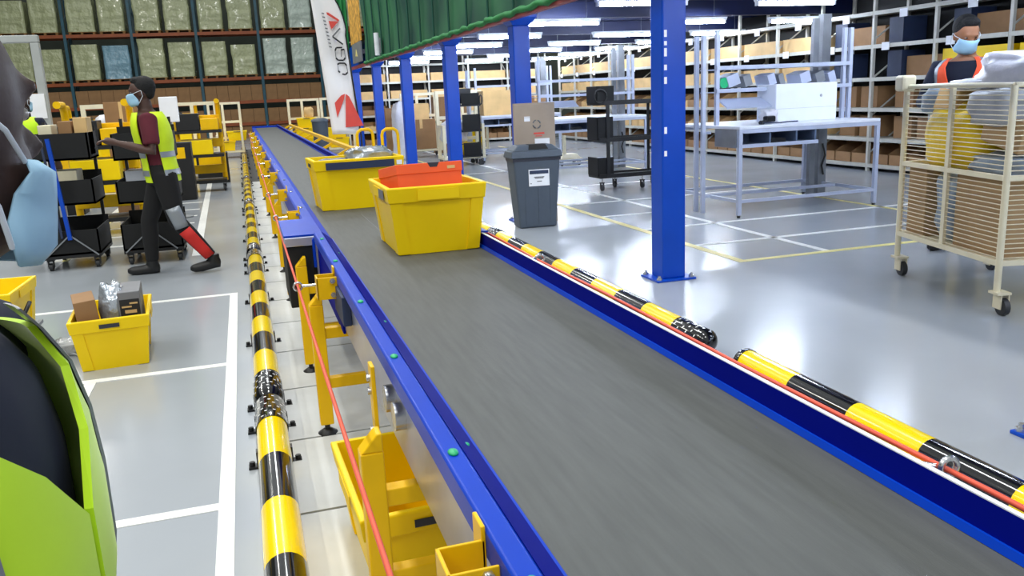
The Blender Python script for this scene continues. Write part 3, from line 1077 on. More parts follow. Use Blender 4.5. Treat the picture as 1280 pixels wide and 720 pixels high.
gc = thing('flattened_carton', 'greyish flattened carton with ring emblem propped behind the grey waste bin', 'carton', (3.21, 9.338, 0), R(0))
obj('board', MB().box(-0.245, 0.245, -0.03, 0.03, 0, 1.37), 'carton_grey', gc, bevel=0.004)
obj('flap', MB().box(-0.24, 0.24, -0.034, -0.028, 1.22, 1.225).box(-0.245, 0.245, -0.028, 0.028, 1.37, 1.385), 'carton_grey', gc)
m = MB()
for k in range(4):
    a0 = k * math.pi / 2 + 0.2
    pts = [(0.02 + 0.045 * math.cos(a0 + j * 0.22), -0.033, 1.145 + 0.045 * math.sin(a0 + j * 0.22)) for j in range(6)]
    m.tube(pts, 0.008, 5)
obj('ring_emblem', m, 'print_grey', gc)
obj('white_note', MB().box(-0.13, -0.06, -0.034, -0.031, 1.18, 1.235), 'paper_white', gc)
obj('red_print', MB().box(-0.02, 0.11, -0.033, -0.031, 1.03, 1.05).box(0.0, 0.08, -0.033, -0.031, 1.005, 1.015), 'print_red', gc)
obj('dispatch_label', MB().box(-0.01, 0.17, -0.035, -0.031, 0.90, 0.98), 'paper_white', gc)

# ================================================================== PACKING BENCHES
def castor_mesh(r=0.05):
    m = MB()
    m.cyl((-0.016, 0, r), (0.016, 0, r), r, 14)
    m.box(-0.026, -0.019, -0.02, 0.03, r * 0.7, 2 * r + 0.03)
    m.box(0.019, 0.026, -0.02, 0.03, r * 0.7, 2 * r + 0.03)
    m.box(-0.03, 0.03, -0.03, 0.035, 2 * r + 0.02, 2 * r + 0.03)
    me = m.mesh('castor')
    me.materials.append(MATS['castor_rubber'])
    return me


CASTOR = castor_mesh()
CASTOR_S = castor_mesh(0.038)


def make_bench():
    t = thing('packing_bench', 'bench', 'workbench')
    W, D, Hh = 1.90, 1.40, 1.03
    tb = 0.045
    obj('worktop', MB().box(0, W, 0, D, Hh - 0.035, Hh), 'bench_top', t, bevel=0.005)
    obj('front_rail', MB().box(0.04, W - 0.04, 0.0, tb, Hh - 0.08, Hh - 0.036), 'bench_grey', t)
    obj('back_rail', MB().box(0.04, W - 0.04, D - tb, D, Hh - 0.08, Hh - 0.036), 'bench_grey', t)
    for x in (0, W - tb):
        for yy in (0, D - tb):
            l = obj('leg', MB().box(x, x + tb, yy, yy + tb, 0.03, Hh - 0.036), 'bench_grey', t)
            obj('foot', MB().cyl((x + tb / 2, yy + tb / 2, 0), (x + tb / 2, yy + tb / 2, 0.03), 0.02, 8), 'black_plastic', l)
    for yy in (0.005, D * 0.5, D - 0.04):
        obj('lower_rail', MB().box(tb, W - tb, yy, yy + 0.035, 0.17, 0.205), 'bench_grey', t)
    for x in (0.005, W - 0.04):
        obj('lower_side_rail', MB().box(x, x + 0.035, tb, D - tb, 0.17, 0.205), 'bench_grey', t)
    # pigeon holes hung below the top at the left
    ph = obj('pigeon_holes', MB().box(0.05, 1.02, 0.01, 0.45, 0.80, 0.825).box(0.05, 1.02, 0.43, 0.45, 0.825, 0.95)
             .box(0.03, 0.05, 0.01, 0.45, 0.80, 0.95).box(0.40, 0.415, 0.01, 0.43, 0.825, 0.95).box(0.75, 0.765, 0.01, 0.43, 0.825, 0.95).box(1.0, 1.02, 0.01, 0.43, 0.825, 0.95), 'slot_blue', t)
    obj('shelf_lip', MB().box(0.03, 1.04, -0.006, 0.012, 0.79, 0.83), 'bench_grey', ph)
    obj('contents', MB().box(0.46, 0.66, 0.08, 0.3, 0.826, 0.87), 'black_plastic', ph)
    obj('end_panel', MB().box(-0.012, 0.0, 0.05, 0.5, 0.79, 0.995), 'zinc_grey', t)
    # uprights left of the bench and the shelf frame above
    for yy in (0.58, 0.74):
        u = obj('upright', MB().box(-0.13, -0.085, yy, yy + 0.045, 0, 2.05), 'bench_grey', t)
    obj('upright_tie', MB().box(-0.085, 0.0, 0.6, 0.63, 0.18, 0.21).box(-0.085, 0.0, 0.6, 0.63, 0.93, 0.96), 'bench_grey', t)
    for x in (0.03, W - 0.12, W - 0.03):
        obj('shelf_post', MB().box(x, x + 0.045, 0.55, 0.595, Hh, 2.10), 'bench_grey', t)
    for z in (1.40, 1.66):
        obj('shelf', MB().box(0.03, W, 0.53, 0.57, z, z + 0.045).box(0.03, W, 0.56, 0.92, z, z + 0.012), 'bench_grey', t)
    obj('sloped_tray', MB().box(0.1, 0.75, 0.0, 0.26, -0.006, 0.006, Matrix.Translation((0, 0.42, 1.22)) @ Matrix.Rotation(R(24), 4, 'X')), 'bench_grey', t)
    obj('cable_mast', MB().box(W - 0.10, W + 0.02, 0.98, 1.08, 0.02, 2.3).box(W - 0.22, W - 0.14, 1.0, 1.06, 0.02, 2.25), 'zinc_grey', t)
    obj('cable', MB().tube([(W - 0.06, 0.96, 0.7), (W - 0.03, 0.94, 0.55), (W - 0.07, 0.95, 0.42), (W - 0.04, 0.95, 0.3)], 0.012, 6), 'black_plastic', t)
    return t


b0 = make_bench()
b0.location = (5.27, 8.31, 0)
tag(b0, 'grey steel packing bench carrying the large white box', 'workbench', 'packing benches')
for loc, lab in (((5.05, 13.95, 0), 'grey steel packing bench behind the black trolley, right of the flattened carton'),
                 ((5.15, 18.6, 0), 'distant grey packing bench beyond the flattened carton, third row')):
    copy_tree(b0, loc, 0, lab, 'packing benches')

wb = thing('white_box', 'large white box standing on the near packing bench', 'box', (6.40, 8.86, 1.03), R(1))
obj('body', MB().box(-0.43, 0.43, -0.19, 0.19, 0, 0.44), 'box_white', wb, bevel=0.01)
obj('seam', MB().box(-0.431, 0.431, -0.1915, 0.1915, 0.155, 0.158), 'poly_grey', wb)
obj('knob', MB().ell((0.20, -0.192, 0.29), (0.018, 0.008, 0.018), 10, 6), 'poly_grey', wb)
sc = thing('hand_scanner', 'black handheld scanner with cable on near bench, left of white box', 'scanner', (5.78, 8.52, 1.03), R(20))
obj('head', MB().box(-0.06, 0.10, -0.035, 0.035, 0.02, 0.09), 'black_plastic', sc, bevel=0.015)
obj('grip', MB().tube([(-0.02, 0, 0.05), (-0.10, 0.0, 0.02), (-0.15, 0, 0.02)], 0.024, 8), 'black_plastic', sc)
obj('cable', MB().tube([(-0.15, 0, 0.02), (0.05, -0.12, 0.012), (0.25, -0.08, 0.012), (0.4, -0.12, 0.012)], 0.008, 6), 'print_navy', sc)
tag(obj('plastic_wrap', crumple(0.20, 0.16, 0.16, 21, 0.4), 'poly_white', None, (5.88, 8.66, 1.03)), 'small white crumpled wrap against the white box on the bench', 'wrap')
for k, (x, w) in enumerate(((5.5, 0.16), (5.72, 0.10), (6.05, 0.1), (6.2, 0.07), (6.5, 0.14), (6.72, 0.12), (6.9, 0.1))):
    bk = tag(obj('document_tray', MB().box(0, w, 0, 0.28, 0, 0.13, Matrix.Rotation(R(-18), 4, 'Y')), 'zinc_grey' if k % 2 else 'bench_grey', None, (x, 8.90, 1.452 + 0.055)), 'grey document tray leaning on lower bench shelf, %s from the left' % ORD[k], 'tray', 'trays on the near bench shelf')
    bk.location.z = 1.452
tag(obj('tape_roll', MB().cyl((0, -0.03, 0.06), (0, 0.03, 0.06), 0.06, 16), 'cap_green', None, (5.44, 8.94, 1.452)), 'green tape roll at the left end of lower bench shelf', 'tape')

# ================================================================== TROLLEYS
def make_black_cart():
    """slim black picking cart: three trays on a mast at the left, castors below"""
    t = thing('picking_cart', 'cart', 'cart')
    for z in (0.19, 0.73, 1.27):
        tr = obj('tray', MB().box(0.0, 1.15, -0.22, 0.22, z, z + 0.03).box(0, 1.15, -0.225, -0.21, z, z + 0.06).box(0, 1.15, 0.21, 0.225, z, z + 0.06), 'black_plastic', t)
    for z0, z1 in ((0.22, 0.50), (0.76, 1.10), (1.30, 1.55)):
        obj('end_panel', MB().box(-0.02, 0.24 if z1 < 1.2 else 0.26, -0.20, -0.18, z0, z1).box(-0.02, 0.0, -0.2, 0.2, z0, z1), 'matte_black', t, bevel=0.008)
    obj('mast', MB().box(0.12, 0.17, -0.23, -0.20, 0.2, 1.32), 'black_plastic', t)
    obj('mast', MB().box(1.0, 1.04, 0.2, 0.225, 0.2, 1.32), 'black_plastic', t)
    ring = [(0.02 + 0.10 * math.cos(a * math.pi / 8), -0.24, 1.40 + 0.10 * math.sin(a * math.pi / 8)) for a in range(17)]
    obj('hose_ring', MB().tube(ring, 0.012, 6), 'black_plastic', t)
    for x, yy in ((0.05, -0.18), (0.42, 0.18), (0.72, -0.18), (1.08, 0.18)):
        obj('castor', CASTOR, None, t, (x, yy, 0.0))
    for x, yy in ((0.05, -0.18), (0.42, 0.18), (0.72, -0.18), (1.08, 0.18)):
        obj('castor_stem', MB().cyl((x, yy, 0.13), (x, yy, 0.195), 0.014, 8), 'steel', t)
    return t


bc = make_black_cart()
bc.location = (5.05, 11.95, 0)
tag(bc, 'black three-tray picking cart right behind the near blue column', 'cart', 'black picking carts')
copy_tree(bc, (4.72, 17.9, 0), R(90), 'distant black picking cart left of the grey flattened carton', 'black picking carts')


def make_tier(trays, h, w=0.52, d=0.75, blue=True):
    """black tiered trolley with stepped trays"""
    t = thing('tiered_trolley', 'trolley', 'cart')
    for (z, hh, y0) in trays:
        tr = MB()
        tr.box(0, w, y0, d, z, z + 0.02)
        tr.box(0, w, y0, y0 + 0.015, z, z + hh)
        tr.box(0, 0.015, y0, d, z, z + hh)
        tr.box(w - 0.015, w, y0, d, z, z + hh)
        tr.box(0, w, d - 0.015, d, z, z + hh + 0.06)
        obj('tray', tr, 'matte_black', t)
    for x in (0.03, w - 0.06):
        obj('upright', MB().box(x, x + 0.03, d + 0.0, d + 0.03, 0.12, h), 'black_plastic', t)
    if blue:
        obj('blue_pole', MB().bar((0.27, -0.03, 0.30), (0.20, 0.02, h - 0.15), 0.035, 0.035), 'column_blue', t)
        obj('dark_pole', MB().bar((0.20, -0.02, 0.32), (0.14, 0.02, h - 0.15), 0.02, 0.02), 'print_navy', t)
    obj('brace', MB().bar((0.02, -0.012, 0.13), (0.26, -0.012, 0.34), 0.012, 0.012).bar((0.50, -0.012, 0.13), (0.27, -0.012, 0.34), 0.012, 0.012), 'zinc_grey', t)
    obj('base_frame', MB().box(0, w, 0.0, d, 0.115, 0.145), 'black_plastic', t)
    for x in (0.05, w - 0.05):
        for yy in (0.06, d - 0.06):
            obj('castor', CASTOR_S, None, t, (x, yy, 0))
    return t


tr1 = make_tier([(0.145, 0.24, 0.0), (0.62, 0.24, 0.12), (1.05, 0.26, 0.2)], 1.42)
tr1.location = (-1.98, 9.02, 0)
tag(tr1, 'black tiered trolley with blue pole beside the foreground face', 'cart', 'black tiered trolleys')
tr2 = make_tier([(0.145, 0.26, 0.0), (0.60, 0.22, 0.1), (1.02, 0.26, 0.2)], 1.42, blue=False, w=0.56)
tr2.location = (-1.25, 8.98, 0)
tag(tr2, 'black tiered trolley directly behind the walking worker in maroon', 'cart', 'black tiered trolleys')
for k, (dx, z, mt) in enumerate(((0.08, 1.085, 'cream_paint'), (0.26, 1.085, 'carton'), (0.40, 1.085, 'carton_pale'))):
    tag(obj('small_parcel', MB().box(0, 0.12, 0, 0.3, 0, 0.31 + 0.03 * k), mt, None, (-1.98 + dx, 9.30, z), bevel=0.006), ['cream', 'brown', 'tan'][k] + ' parcel in the top tray of the blue-pole trolley', 'parcel')
tag(obj('small_parcel', MB().box(0, 0.3, 0, 0.35, 0, 0.3), 'cream_paint', None, (-1.92, 9.3, 0.645), bevel=0.006), 'cream parcel in the middle tray of the blue-pole trolley', 'parcel')
tag(obj('small_parcel', MB().box(0, 0.2, 0, 0.34, 0, 0.28), 'poly_grey', None, (-1.18, 9.3, 0.625), bevel=0.006), 'grey parcel in middle tray of trolley behind the walking worker', 'parcel')
tag(obj('small_parcel', MB().box(0, 0.36, 0, 0.36, 0, 0.10), 'yellow_plastic', None, (-1.16, 9.3, 0.42), bevel=0.006), 'shallow yellow box in the bottom tray behind the walking worker', 'box').location.z = 0.167


def make_cream(w=0.95, d=0.6, h=1.62, panels=True):
    """cream trolley with ladder-like upright frames and yellow crates"""
    t = thing('cream_trolley', 'trolley', 'cart')
    obj('deck', MB().box(0, w, 0, d, 0.15, 0.20), 'cream_paint', t, bevel=0.006)
    for x in (0, w * 0.42, w - 0.07):
        obj('post', MB().box(x, x + 0.07, d - 0.06, d, 0.2, h), 'cream_paint', t)
    for x in (0, w - 0.07):
        obj('front_post', MB().box(x, x + 0.06, 0, 0.05, 0.2, h * 0.55), 'cream_paint', t)
        obj('side_rail', MB().box(x, x + 0.05, 0.05, d - 0.06, h * 0.55 - 0.05, h * 0.55), 'cream_paint', t)
    for z in (h - 0.07, h * 0.62, h * 0.33):
        obj('cross_bar', MB().box(0.0, w, d - 0.055, d - 0.01, z, z + 0.07), 'cream_paint', t)
    for x in (0.06, w - 0.08):
        for yy in (0.06, d - 0.06):
            obj('castor', CASTOR, None, t, (x, yy, 0.02 - 0.02))
    return t


cm = make_cream()
CREAMS = [((-0.95, 26.5, 0), 'cream ladder trolley just left of the conveyor far end'),
          ((1.35, 26.2, 0), 'cream ladder trolley just right of the conveyor far end'),
          ((2.2, 24.8, 0), 'cream ladder trolley left of the feather flag foot'),
          ((3.95, 21.5, 0), 'cream trolley with a brown carton between two far blue columns'),
          ((4.1, 18.0, 0), 'cream trolley behind the silver bag tote, right of far columns'),
          ((4.9, 20.5, 0), 'cream trolley left of the grey flattened carton, holding yellow crate'),
          ((-2.5, 15.0, 0), 'cream trolley left of the walking worker, near lime vest'),
          ((-1.45, 19.5, 0), 'cream trolley right behind the walking worker')]
for i, (loc, lab) in enumerate(CREAMS):
    o = cm if i == 0 else copy_tree(cm, loc)
    o.location = loc
    tag(o, lab, 'cart', 'cream trolleys')


def make_crate():
    t = thing('yellow_crate', 'crate', 'crate')
    obj('body', MB().taper((0.03, 0.52, 0.03, 0.37), (0, 0.55, 0, 0.40), 0, 0.24), 'yellow_plastic', t, bevel=0.006)
    obj('rim', MB().box(-0.015, 0.565, -0.015, 0.415, 0.24, 0.28), 'yellow_plastic', t, bevel=0.006)
    obj('front_slot', MB().box(0.18, 0.37, -0.019, -0.014, 0.25, 0.27), 'tape_dark', t)
    return t


cr = make_crate()
CR = [((-0.80, 26.6, 0.205), 'yellow crate on the cream trolley left of conveyor end, lower'),
      ((-0.45, 26.62, 0.49), 'yellow crate stacked highest on cream trolley left of conveyor end'),
      ((1.45, 26.3, 0.205), 'yellow crate on the trolley right of conveyor end, bottom'),
      ((1.52, 26.3, 0.49), 'yellow crate on the trolley right of conveyor end, middle'),
      ((1.58, 26.3, 0.775), 'yellow crate on the trolley right of conveyor end, top'),
      ((2.35, 24.9, 0.205), 'yellow crate on the trolley left of the flag foot, bottom'),
      ((2.30, 24.9, 0.49), 'yellow crate on the trolley left of the flag foot, top'),
      ((4.35, 18.1, 0.205), 'yellow crate low on the trolley behind the far columns'),
      ((5.15, 20.6, 0.205), 'yellow crate low on the trolley left of the flattened carton'),
      ((5.15, 20.6, 0.49), 'yellow crate upper on the trolley left of the flattened carton'),
      ((-2.35, 15.1, 0.205), 'yellow crate on the trolley beside the lime vest, bottom'),
      ((-2.30, 15.1, 0.49), 'yellow crate on the trolley beside the lime vest, middle'),
      ((-2.25, 15.1, 0.775), 'yellow crate on the trolley beside the lime vest, top'),
      ((-1.30, 19.6, 0.205), 'yellow crate on the trolley behind the walking worker, lower'),
      ((-1.25, 19.6, 0.49), 'yellow crate on the trolley behind the walking worker, upper')]
for i, (loc, lab) in enumerate(CR):
    o = cr if i == 0 else copy_tree(cr, loc)
    o.location = loc
    tag(o, lab, 'crate', 'small yellow crates on trolleys')

# cartons and bags on the trolleys
def carton(loc, sx, sy, sz, lab, mat='carton', rz=0.0):
    t = thing('shipping_carton', lab, 'carton', loc, rz)
    obj('body', MB().box(0, sx, 0, sy, 0, sz), mat, t, bevel=0.006)
    obj('tape', MB().box(sx * 0.45, sx * 0.55, -0.002, sy, sz - 0.001, sz + 0.002).box(sx * 0.45, sx * 0.55, -0.003, -0.001, sz * 0.7, sz), 'carton_pale', t)
    return t


carton((3.98, 21.55, 0.205), 0.75, 0.45, 0.75, 'brown carton low on the cream trolley between far columns')
carton((3.98, 21.55, 0.955), 0.6, 0.45, 0.4, 'pale carton upper on the cream trolley between far columns', 'carton_pale')
carton((-1.76, 12.7, 0), 0.42, 0.5, 1.62, 'stacked brown carton pile left of the walking worker head')
for k, (x, yy, z, c) in enumerate(((-1.45, 15.0, 0.95, 'black_plastic'), (-3.0, 14.0, 0.9, 'black_plastic'), (-0.95, 18.0, 0.6, 'black_plastic'))):
    t = thing('black_crate', ['black crate behind the brown carton pile', 'black crate left of the carton pile near lime vest', 'black crate right behind the walking worker back'][k], 'crate', (x, yy, 0))
    obj('body', MB().box(0, 0.6, 0, 0.4, 0.0, z), c, t, bevel=0.01)
    obj('label_panel', MB().box(0.05, 0.5, -0.006, 0.0, z - 0.26, z - 0.08), 'yellow_paint', t)
for k, (x, yy, z, mt, s) in enumerate(((3.62, 21.0, 0, 'poly_white', (0.55, 0.5, 1.4)), (4.25, 18.2, 0.49, 'poly_white', (0.6, 0.4, 0.5)), (-2.25, 15.15, 1.06, 'poly_white', (0.45, 0.35, 0.4)),
                                       (1.75, 26.3, 1.06, 'carton_pale', (0.3, 0.3, 0.3)), (-2.9, 12.9, 0, 'poly_white', (0.4, 0.3, 1.3)))):
    tag(obj('parcel_bag', crumple(s[0], s[1], s[2], 30 + k, 0.2), mt, None, (x + 0.2, yy + 0.2, z)),
        ['tall pale bag heap right beside the farthest blue column', 'white bag on yellow crate between the far blue columns', 'white bag on top of the crates beside the lime vest', 'tan bundle atop the crates right of the conveyor end', 'tall pale sack standing left of the brown carton pile'][k], 'bag')
carton((5.25, 18.75, 1.032), 0.95, 0.5, 0.55, 'wide tan carton on the distant packing bench', 'carton_pale')
carton((6.25, 18.75, 1.032), 0.5, 0.5, 0.4, 'brown carton at the right of the distant packing bench')
carton((5.0, 22.6, 0), 0.9, 0.6, 1.5, 'tall brown carton stack beyond the distant bench')
carton((3.75, 23.4, 0), 0.6, 0.6, 1.25, 'brown carton stack beside the farthest columns')
tag(obj('black_case', MB().box(0, 0.3, 0, 0.4, 0, 0.32), 'black_plastic', None, (4.50, 18.1, 1.33), bevel=0.02), 'black case on top of the distant black picking cart', 'case')


def make_yellow_cart():
    t = thing('yellow_cart', 'cart', 'cart')
    for x in (0, 0.75):
        obj('post', MB().tube([(x, 0.5, 0.16), (x, 0.5, 1.52), (x, 0.42, 1.60), (x, 0.1, 1.60)], 0.045, 10), 'yellow_paint', t)
    for z in (0.16, 0.62, 1.05):
        obj('shelf', MB().box(-0.03, 0.78, 0, 0.55, z, z + 0.05), 'black_plastic', t)
    for z in (0.30, 0.78, 1.20):
        obj('yellow_panel', MB().box(-0.02, 0.77, 0.44, 0.47, z, z + 0.16), 'yellow_paint', t, bevel=0.01)
    obj('black_crate', MB().box(0.03, 0.42, 0.02, 0.4, 1.10, 1.40), 'black_plastic', t, bevel=0.01)
    obj('orange_crate', MB().box(0.44, 0.74, 0.02, 0.4, 1.10, 1.30), 'yellow_paint', t, bevel=0.01)
    obj('lower_crate', MB().box(0.05, 0.6, 0.02, 0.4, 0.67, 0.93), 'yellow_plastic', t, bevel=0.01)
    for x in (0.02, 0.73):
        for yy in (0.06, 0.49):
            obj('castor', CASTOR, None, t, (x, yy, 0))
    return t


yc = make_yellow_cart()
YC = [((-2.1, 11.4, 0), 'yellow and black order cart behind the blue-pole trolley'),
      ((-1.15, 16.2, 0), 'yellow and black order cart behind the walking worker shoulder'),
      ((-3.1, 17.5, 0), 'yellow and black order cart behind the pipe gantry'),
      ((-1.9, 24.0, 0), 'distant yellow and black order cart by the far floor line')]
for i, (loc, lab) in enumerate(YC):
    o = yc if i == 0 else copy_tree(yc, loc)
    o.location = loc
    tag(o, lab, 'cart', 'yellow order carts')

# grey far bin and small cream dolly
fb = thing('grey_bucket', 'small dark grey bin by the conveyor far right end', 'bin', (1.95, 23.0, 0))
obj('body', MB().tube([(0, 0, 0.0), (0, 0, 1.0)], [0.17, 0.21], 14), 'bin_slate', fb)
obj('lid', MB().tube([(0, 0, 1.0), (0, 0, 1.05), (0, 0, 1.09)], [0.23, 0.22, 0.12], 14), 'bin_slate', fb)
sd = thing('cream_dolly', 'small cream wheeled dolly on the floor beneath the middle bench', 'dolly', (6.1, 16.2, 0))
obj('deck', MB().box(0, 0.5, 0, 0.4, 0.10, 0.16).taper((0.05, 0.45, 0, 0.4), (0.12, 0.4, 0.05, 0.35), 0.16, 0.24), 'cream_paint', sd, bevel=0.008)
obj('handle', MB().box(0.12, 0.18, 0.1, 0.16, 0.22, 0.62), 'cream_paint', sd, bevel=0.008)
for x in (0.06, 0.44):
    for yy in (0.06, 0.34):
        obj('castor', CASTOR_S, None, sd, (x, yy, 0))
# yellow hoops right of the conveyor
for k, x in enumerate((1.62, 1.92)):
    t = thing('yellow_hoop', ['yellow hoop guard behind the silver bag, left of the pair', 'yellow hoop guard behind the silver bag, right of the pair'][k], 'guard', (x, 12.0 - 0.3 * k, 0), 0, 'yellow hoop guards')
    a = [(-0.11, 0, 0), (-0.11, 0, 1.02), (-0.095, 0, 1.07), (-0.05, 0, 1.10), (0.05, 0, 1.10), (0.095, 0, 1.07), (0.11, 0, 1.02), (0.11, 0, 0)]
    obj('hoop', MB().tube(a, 0.022, 10), 'yellow_paint', t)
    obj('foot_plate', MB().box(-0.17, 0.17, -0.06, 0.06, 0, 0.012), 'yellow_paint', t)
    obj('cross_bar', MB().cyl((-0.11, 0, 0.55), (0.11, 0, 0.55), 0.018, 8), 'yellow_paint', t)
# tall white goalpost pipe at the left
gp = thing('white_gantry', 'pale grey pipe gantry standing behind the foreground face', 'frame', (-2.32, 12.0, 0))
obj('post', MB().box(-0.05, 0.05, -0.05, 0.05, 0.02, 2.36), 'zinc_pale', gp, bevel=0.01)
obj('far_post', MB().box(-1.25, -1.15, -0.05, 0.05, 0.02, 2.36), 'zinc_pale', gp, bevel=0.01)
obj('top_bar', MB().box(-1.25, 0.05, -0.05, 0.05, 2.362, 2.45), 'zinc_pale', gp, bevel=0.01)
obj('foot', MB().box(-0.12, 0.12, -0.2, 0.2, 0, 0.02).box(-1.32, -1.08, -0.2, 0.2, 0, 0.02), 'zinc_pale', gp)
gpn = obj('notice', MB().box(-0.16, 0.02, -0.065, -0.052, 1.45, 1.75), 'paper_white', gp)
ns = thing('notice_stand', 'white notice board on a thin post behind the walking worker neck', 'sign', (-0.93, 12.6, 0))
obj('board', MB().box(-0.12, 0.12, -0.02, 0.0, 1.32, 1.66), 'paper_white', ns, bevel=0.01)
obj('post', MB().cyl((0, 0.012, 0.02), (0, 0.012, 1.6), 0.012, 8), 'zinc_grey', ns)
obj('foot', MB().cyl((0, 0.012, 0), (0, 0.012, 0.02), 0.14, 16), 'zinc_grey', ns)

# ================================================================== FAR PALLET RACK
RY = 42.0
BW = 2.70
X0 = -14.45 + 0.6
rk = thing('pallet_rack', 'tall teal and orange pallet rack across the far end of the hall', 'rack', (0, RY, 0), R(-1.2))
ups = [-12.35 + BW * k for k in range(9)]
um = MB()
um.box(-0.06, 0.06, -0.05, 0.05, 0, 7.6)
um.box(-0.06, 0.06, 1.05, 1.15, 0, 7.6)
for k in range(7):
    um.bar((0, 0.05, 0.3 + k), (0, 1.05, 0.8 + k), 0.03)
ume = um.mesh('upright_frame')
ume.materials.append(MATS['rack_teal'])
for x in ups:
    obj('upright_frame', ume, None, rk, (x, 0, 0))
LEV = [0.72, 1.72, 2.78, 4.82]
bmm = MB().box(0.06, BW - 0.06, -0.06, 0.0, -0.14, 0.0).box(0.06, BW - 0.06, 1.1, 1.16, -0.14, 0.0).mesh('load_beam')
bmm.materials.append(MATS['rack_orange'])
deckm = MB().box(0.06, BW - 0.06, 0.0, 1.1, -0.03, 0.0).mesh('decking')
deckm.materials.append(MATS['pallet_wood'])
for i in range(8):
    for z in LEV:
        obj('load_beam', bmm, None, rk, (ups[i], 0, z))
        obj('decking', deckm, None, rk, (ups[i], 0, z))


def wrapped(mat, w, h, seed):
    t = thing('wrapped_pallet', 'p', 'pallet')
    m = MB()
    for x in (0.04, w / 2 - 0.05, w - 0.14):
        m.box(x, x + 0.1, 0, 0.95, 0, 0.09)
    for k in range(6):
        m.box(0, w, 0.01 + k * 0.165, 0.11 + k * 0.165, 0.09, 0.115)
    obj('wooden_pallet', m, 'pallet_wood', t)
    # load: subdivided box with pulled-in film
    g = MB()
    nx, nz = 10, 12
    off = Vector((seed * 5.1, seed, 0))
    def wob(p):
        n = noise.noise(p * 1.8 + off) * 0.05 + abs(noise.noise(p * 5 + off)) * 0.03
        c = Vector((w / 2, 0.48, h / 2))
        d = p - c
        return p + Vector((d.x, d.y, 0)).normalized() * (n - 0.02)
    per = []
    for j in range(nx):
        per.append((w * j / nx, 0.0))
    for j in range(nx):
        per.append((w, 0.96 * j / nx))
    for j in range(nx):
        per.append((w - w * j / nx, 0.96))
    for j in range(nx):
        per.append((0, 0.96 - 0.96 * j / nx))
    rings = []
    for k in range(nz + 1):
        z = 0.116 + (h - 0.116) * k / nz
        rings.append([wob(Vector((0.02 + x * (w - 0.04) / w, yy, z))) for x, yy in per])
    g.rings(rings, True, True)
    obj('load', g, mat, t)
    return t


protos = [wrapped('wrap_olive', 1.10, 1.62, 1), wrapped('wrap_olive', 1.14, 1.80, 2), wrapped('wrap_pale', 1.08, 1.70, 3), wrapped('wrap_blue', 1.12, 1.55, 4), wrapped('wrap_olive', 1.12, 1.45, 5)]
seq = {0: [0, 1, 4, 0, 1, 0, 4, 1, 0, 4, 1, 2, 2, 4, 0, 1, 4, 0], 1: [0, 4, 1, 4, 0, 3, 1, 0, 0, 4, 2, 2, 2, 4, 0, 4, 1, 0]}
used = set()
col_name = {0: 'olive shrink-wrapped', 1: 'tall olive shrink-wrapped', 2: 'pale shiny wrapped', 3: 'blue wrapped', 4: 'short olive shrink-wrapped'}
cr_, sr_ = math.cos(R(-1.2)), math.sin(R(-1.2))
for lv, z in ((1, LEV[2]), (0, LEV[3])):
    for b in range(1, 7):
        for s in range(2):
            kx = seq[lv][b * 2 + s]
            lx = ups[b] + 0.14 + s * 1.26
            loc = (lx * cr_, RY + lx * sr_ + 0.02, z)
            lab = '%s pallet load, %s rack level, %s bay from the left, %s spot' % (col_name[kx], 'upper' if lv == 0 else 'lower', ORD[b - 1], 'left' if s == 0 else 'right')
            if kx in used:
                o = copy_tree(protos[kx], loc, R(-1.2), lab, 'wrapped pallets on the far rack')
            else:
                o = protos[kx]
                used.add(kx)
                o.location = loc
                o.rotation_euler = (0, 0, R(-1.2))
                tag(o, lab, 'pallet', 'wrapped pallets on the far rack')
# cartons on the low rack levels
cme = MB().box(0, 0.50, 0, 0.6, 0, 0.70).mesh('rack_carton')
cme.materials.append(MATS['carton'])
cme2 = MB().box(0, 0.50, 0, 0.6, 0, 0.62).mesh('rack_carton')
cme2.materials.append(MATS['carton'])
for lv, z in enumerate((0.0, LEV[0], LEV[1])):
    for b in range(1, 7):
        for s in range(5):
            lx = ups[b] + 0.08 + s * 0.512
            loc = (lx * cr_ , RY + lx * sr_ + 0.02, z)
            o = obj('rack_carton', cme if lv == 2 else (cme2), None, None, loc, R(-1.2))
            if lv == 0:
                o.scale = (1, 1, 0.88)
            tag(o, 'brown carton on far rack, %s row from floor, %s bay, %s from left' % (ORD[lv], ORD[b - 1], ORD[s]), 'carton', 'cartons on the far rack')

# ================================================================== RIGHT SHELVING
ZL = [0.12, 0.54, 1.02, 1.50, 2.01, 2.52]
PITCH = 1.293
um = MB()
um.box(0, 0.05, -0.025, 0.025, 0, 2.84).box(0.65, 0.7, -0.025, 0.025, 0, 2.84)
for k in range(4):
    um.bar((0.05, 0, 0.3 + 0.6 * k), (0.65, 0, 0.7 + 0.6 * k), 0.02)
ume = um.mesh('upright')
ume.materials.append(MATS['shelf_grey'])
bme = MB().box(-0.005, 0.035, 0.026, PITCH - 0.026, -0.06, 0.0).box(0.035, 0.70, 0.026, PITCH - 0.026, -0.02, -0.004).mesh('shelf')
bme.materials.append(MATS['shelf_grey'])
pme = MB().box(0.0, 0.012, 0, 0.16, -0.12, 0.0).mesh('price_tag')
pme.materials.append(MATS['paper_white'])


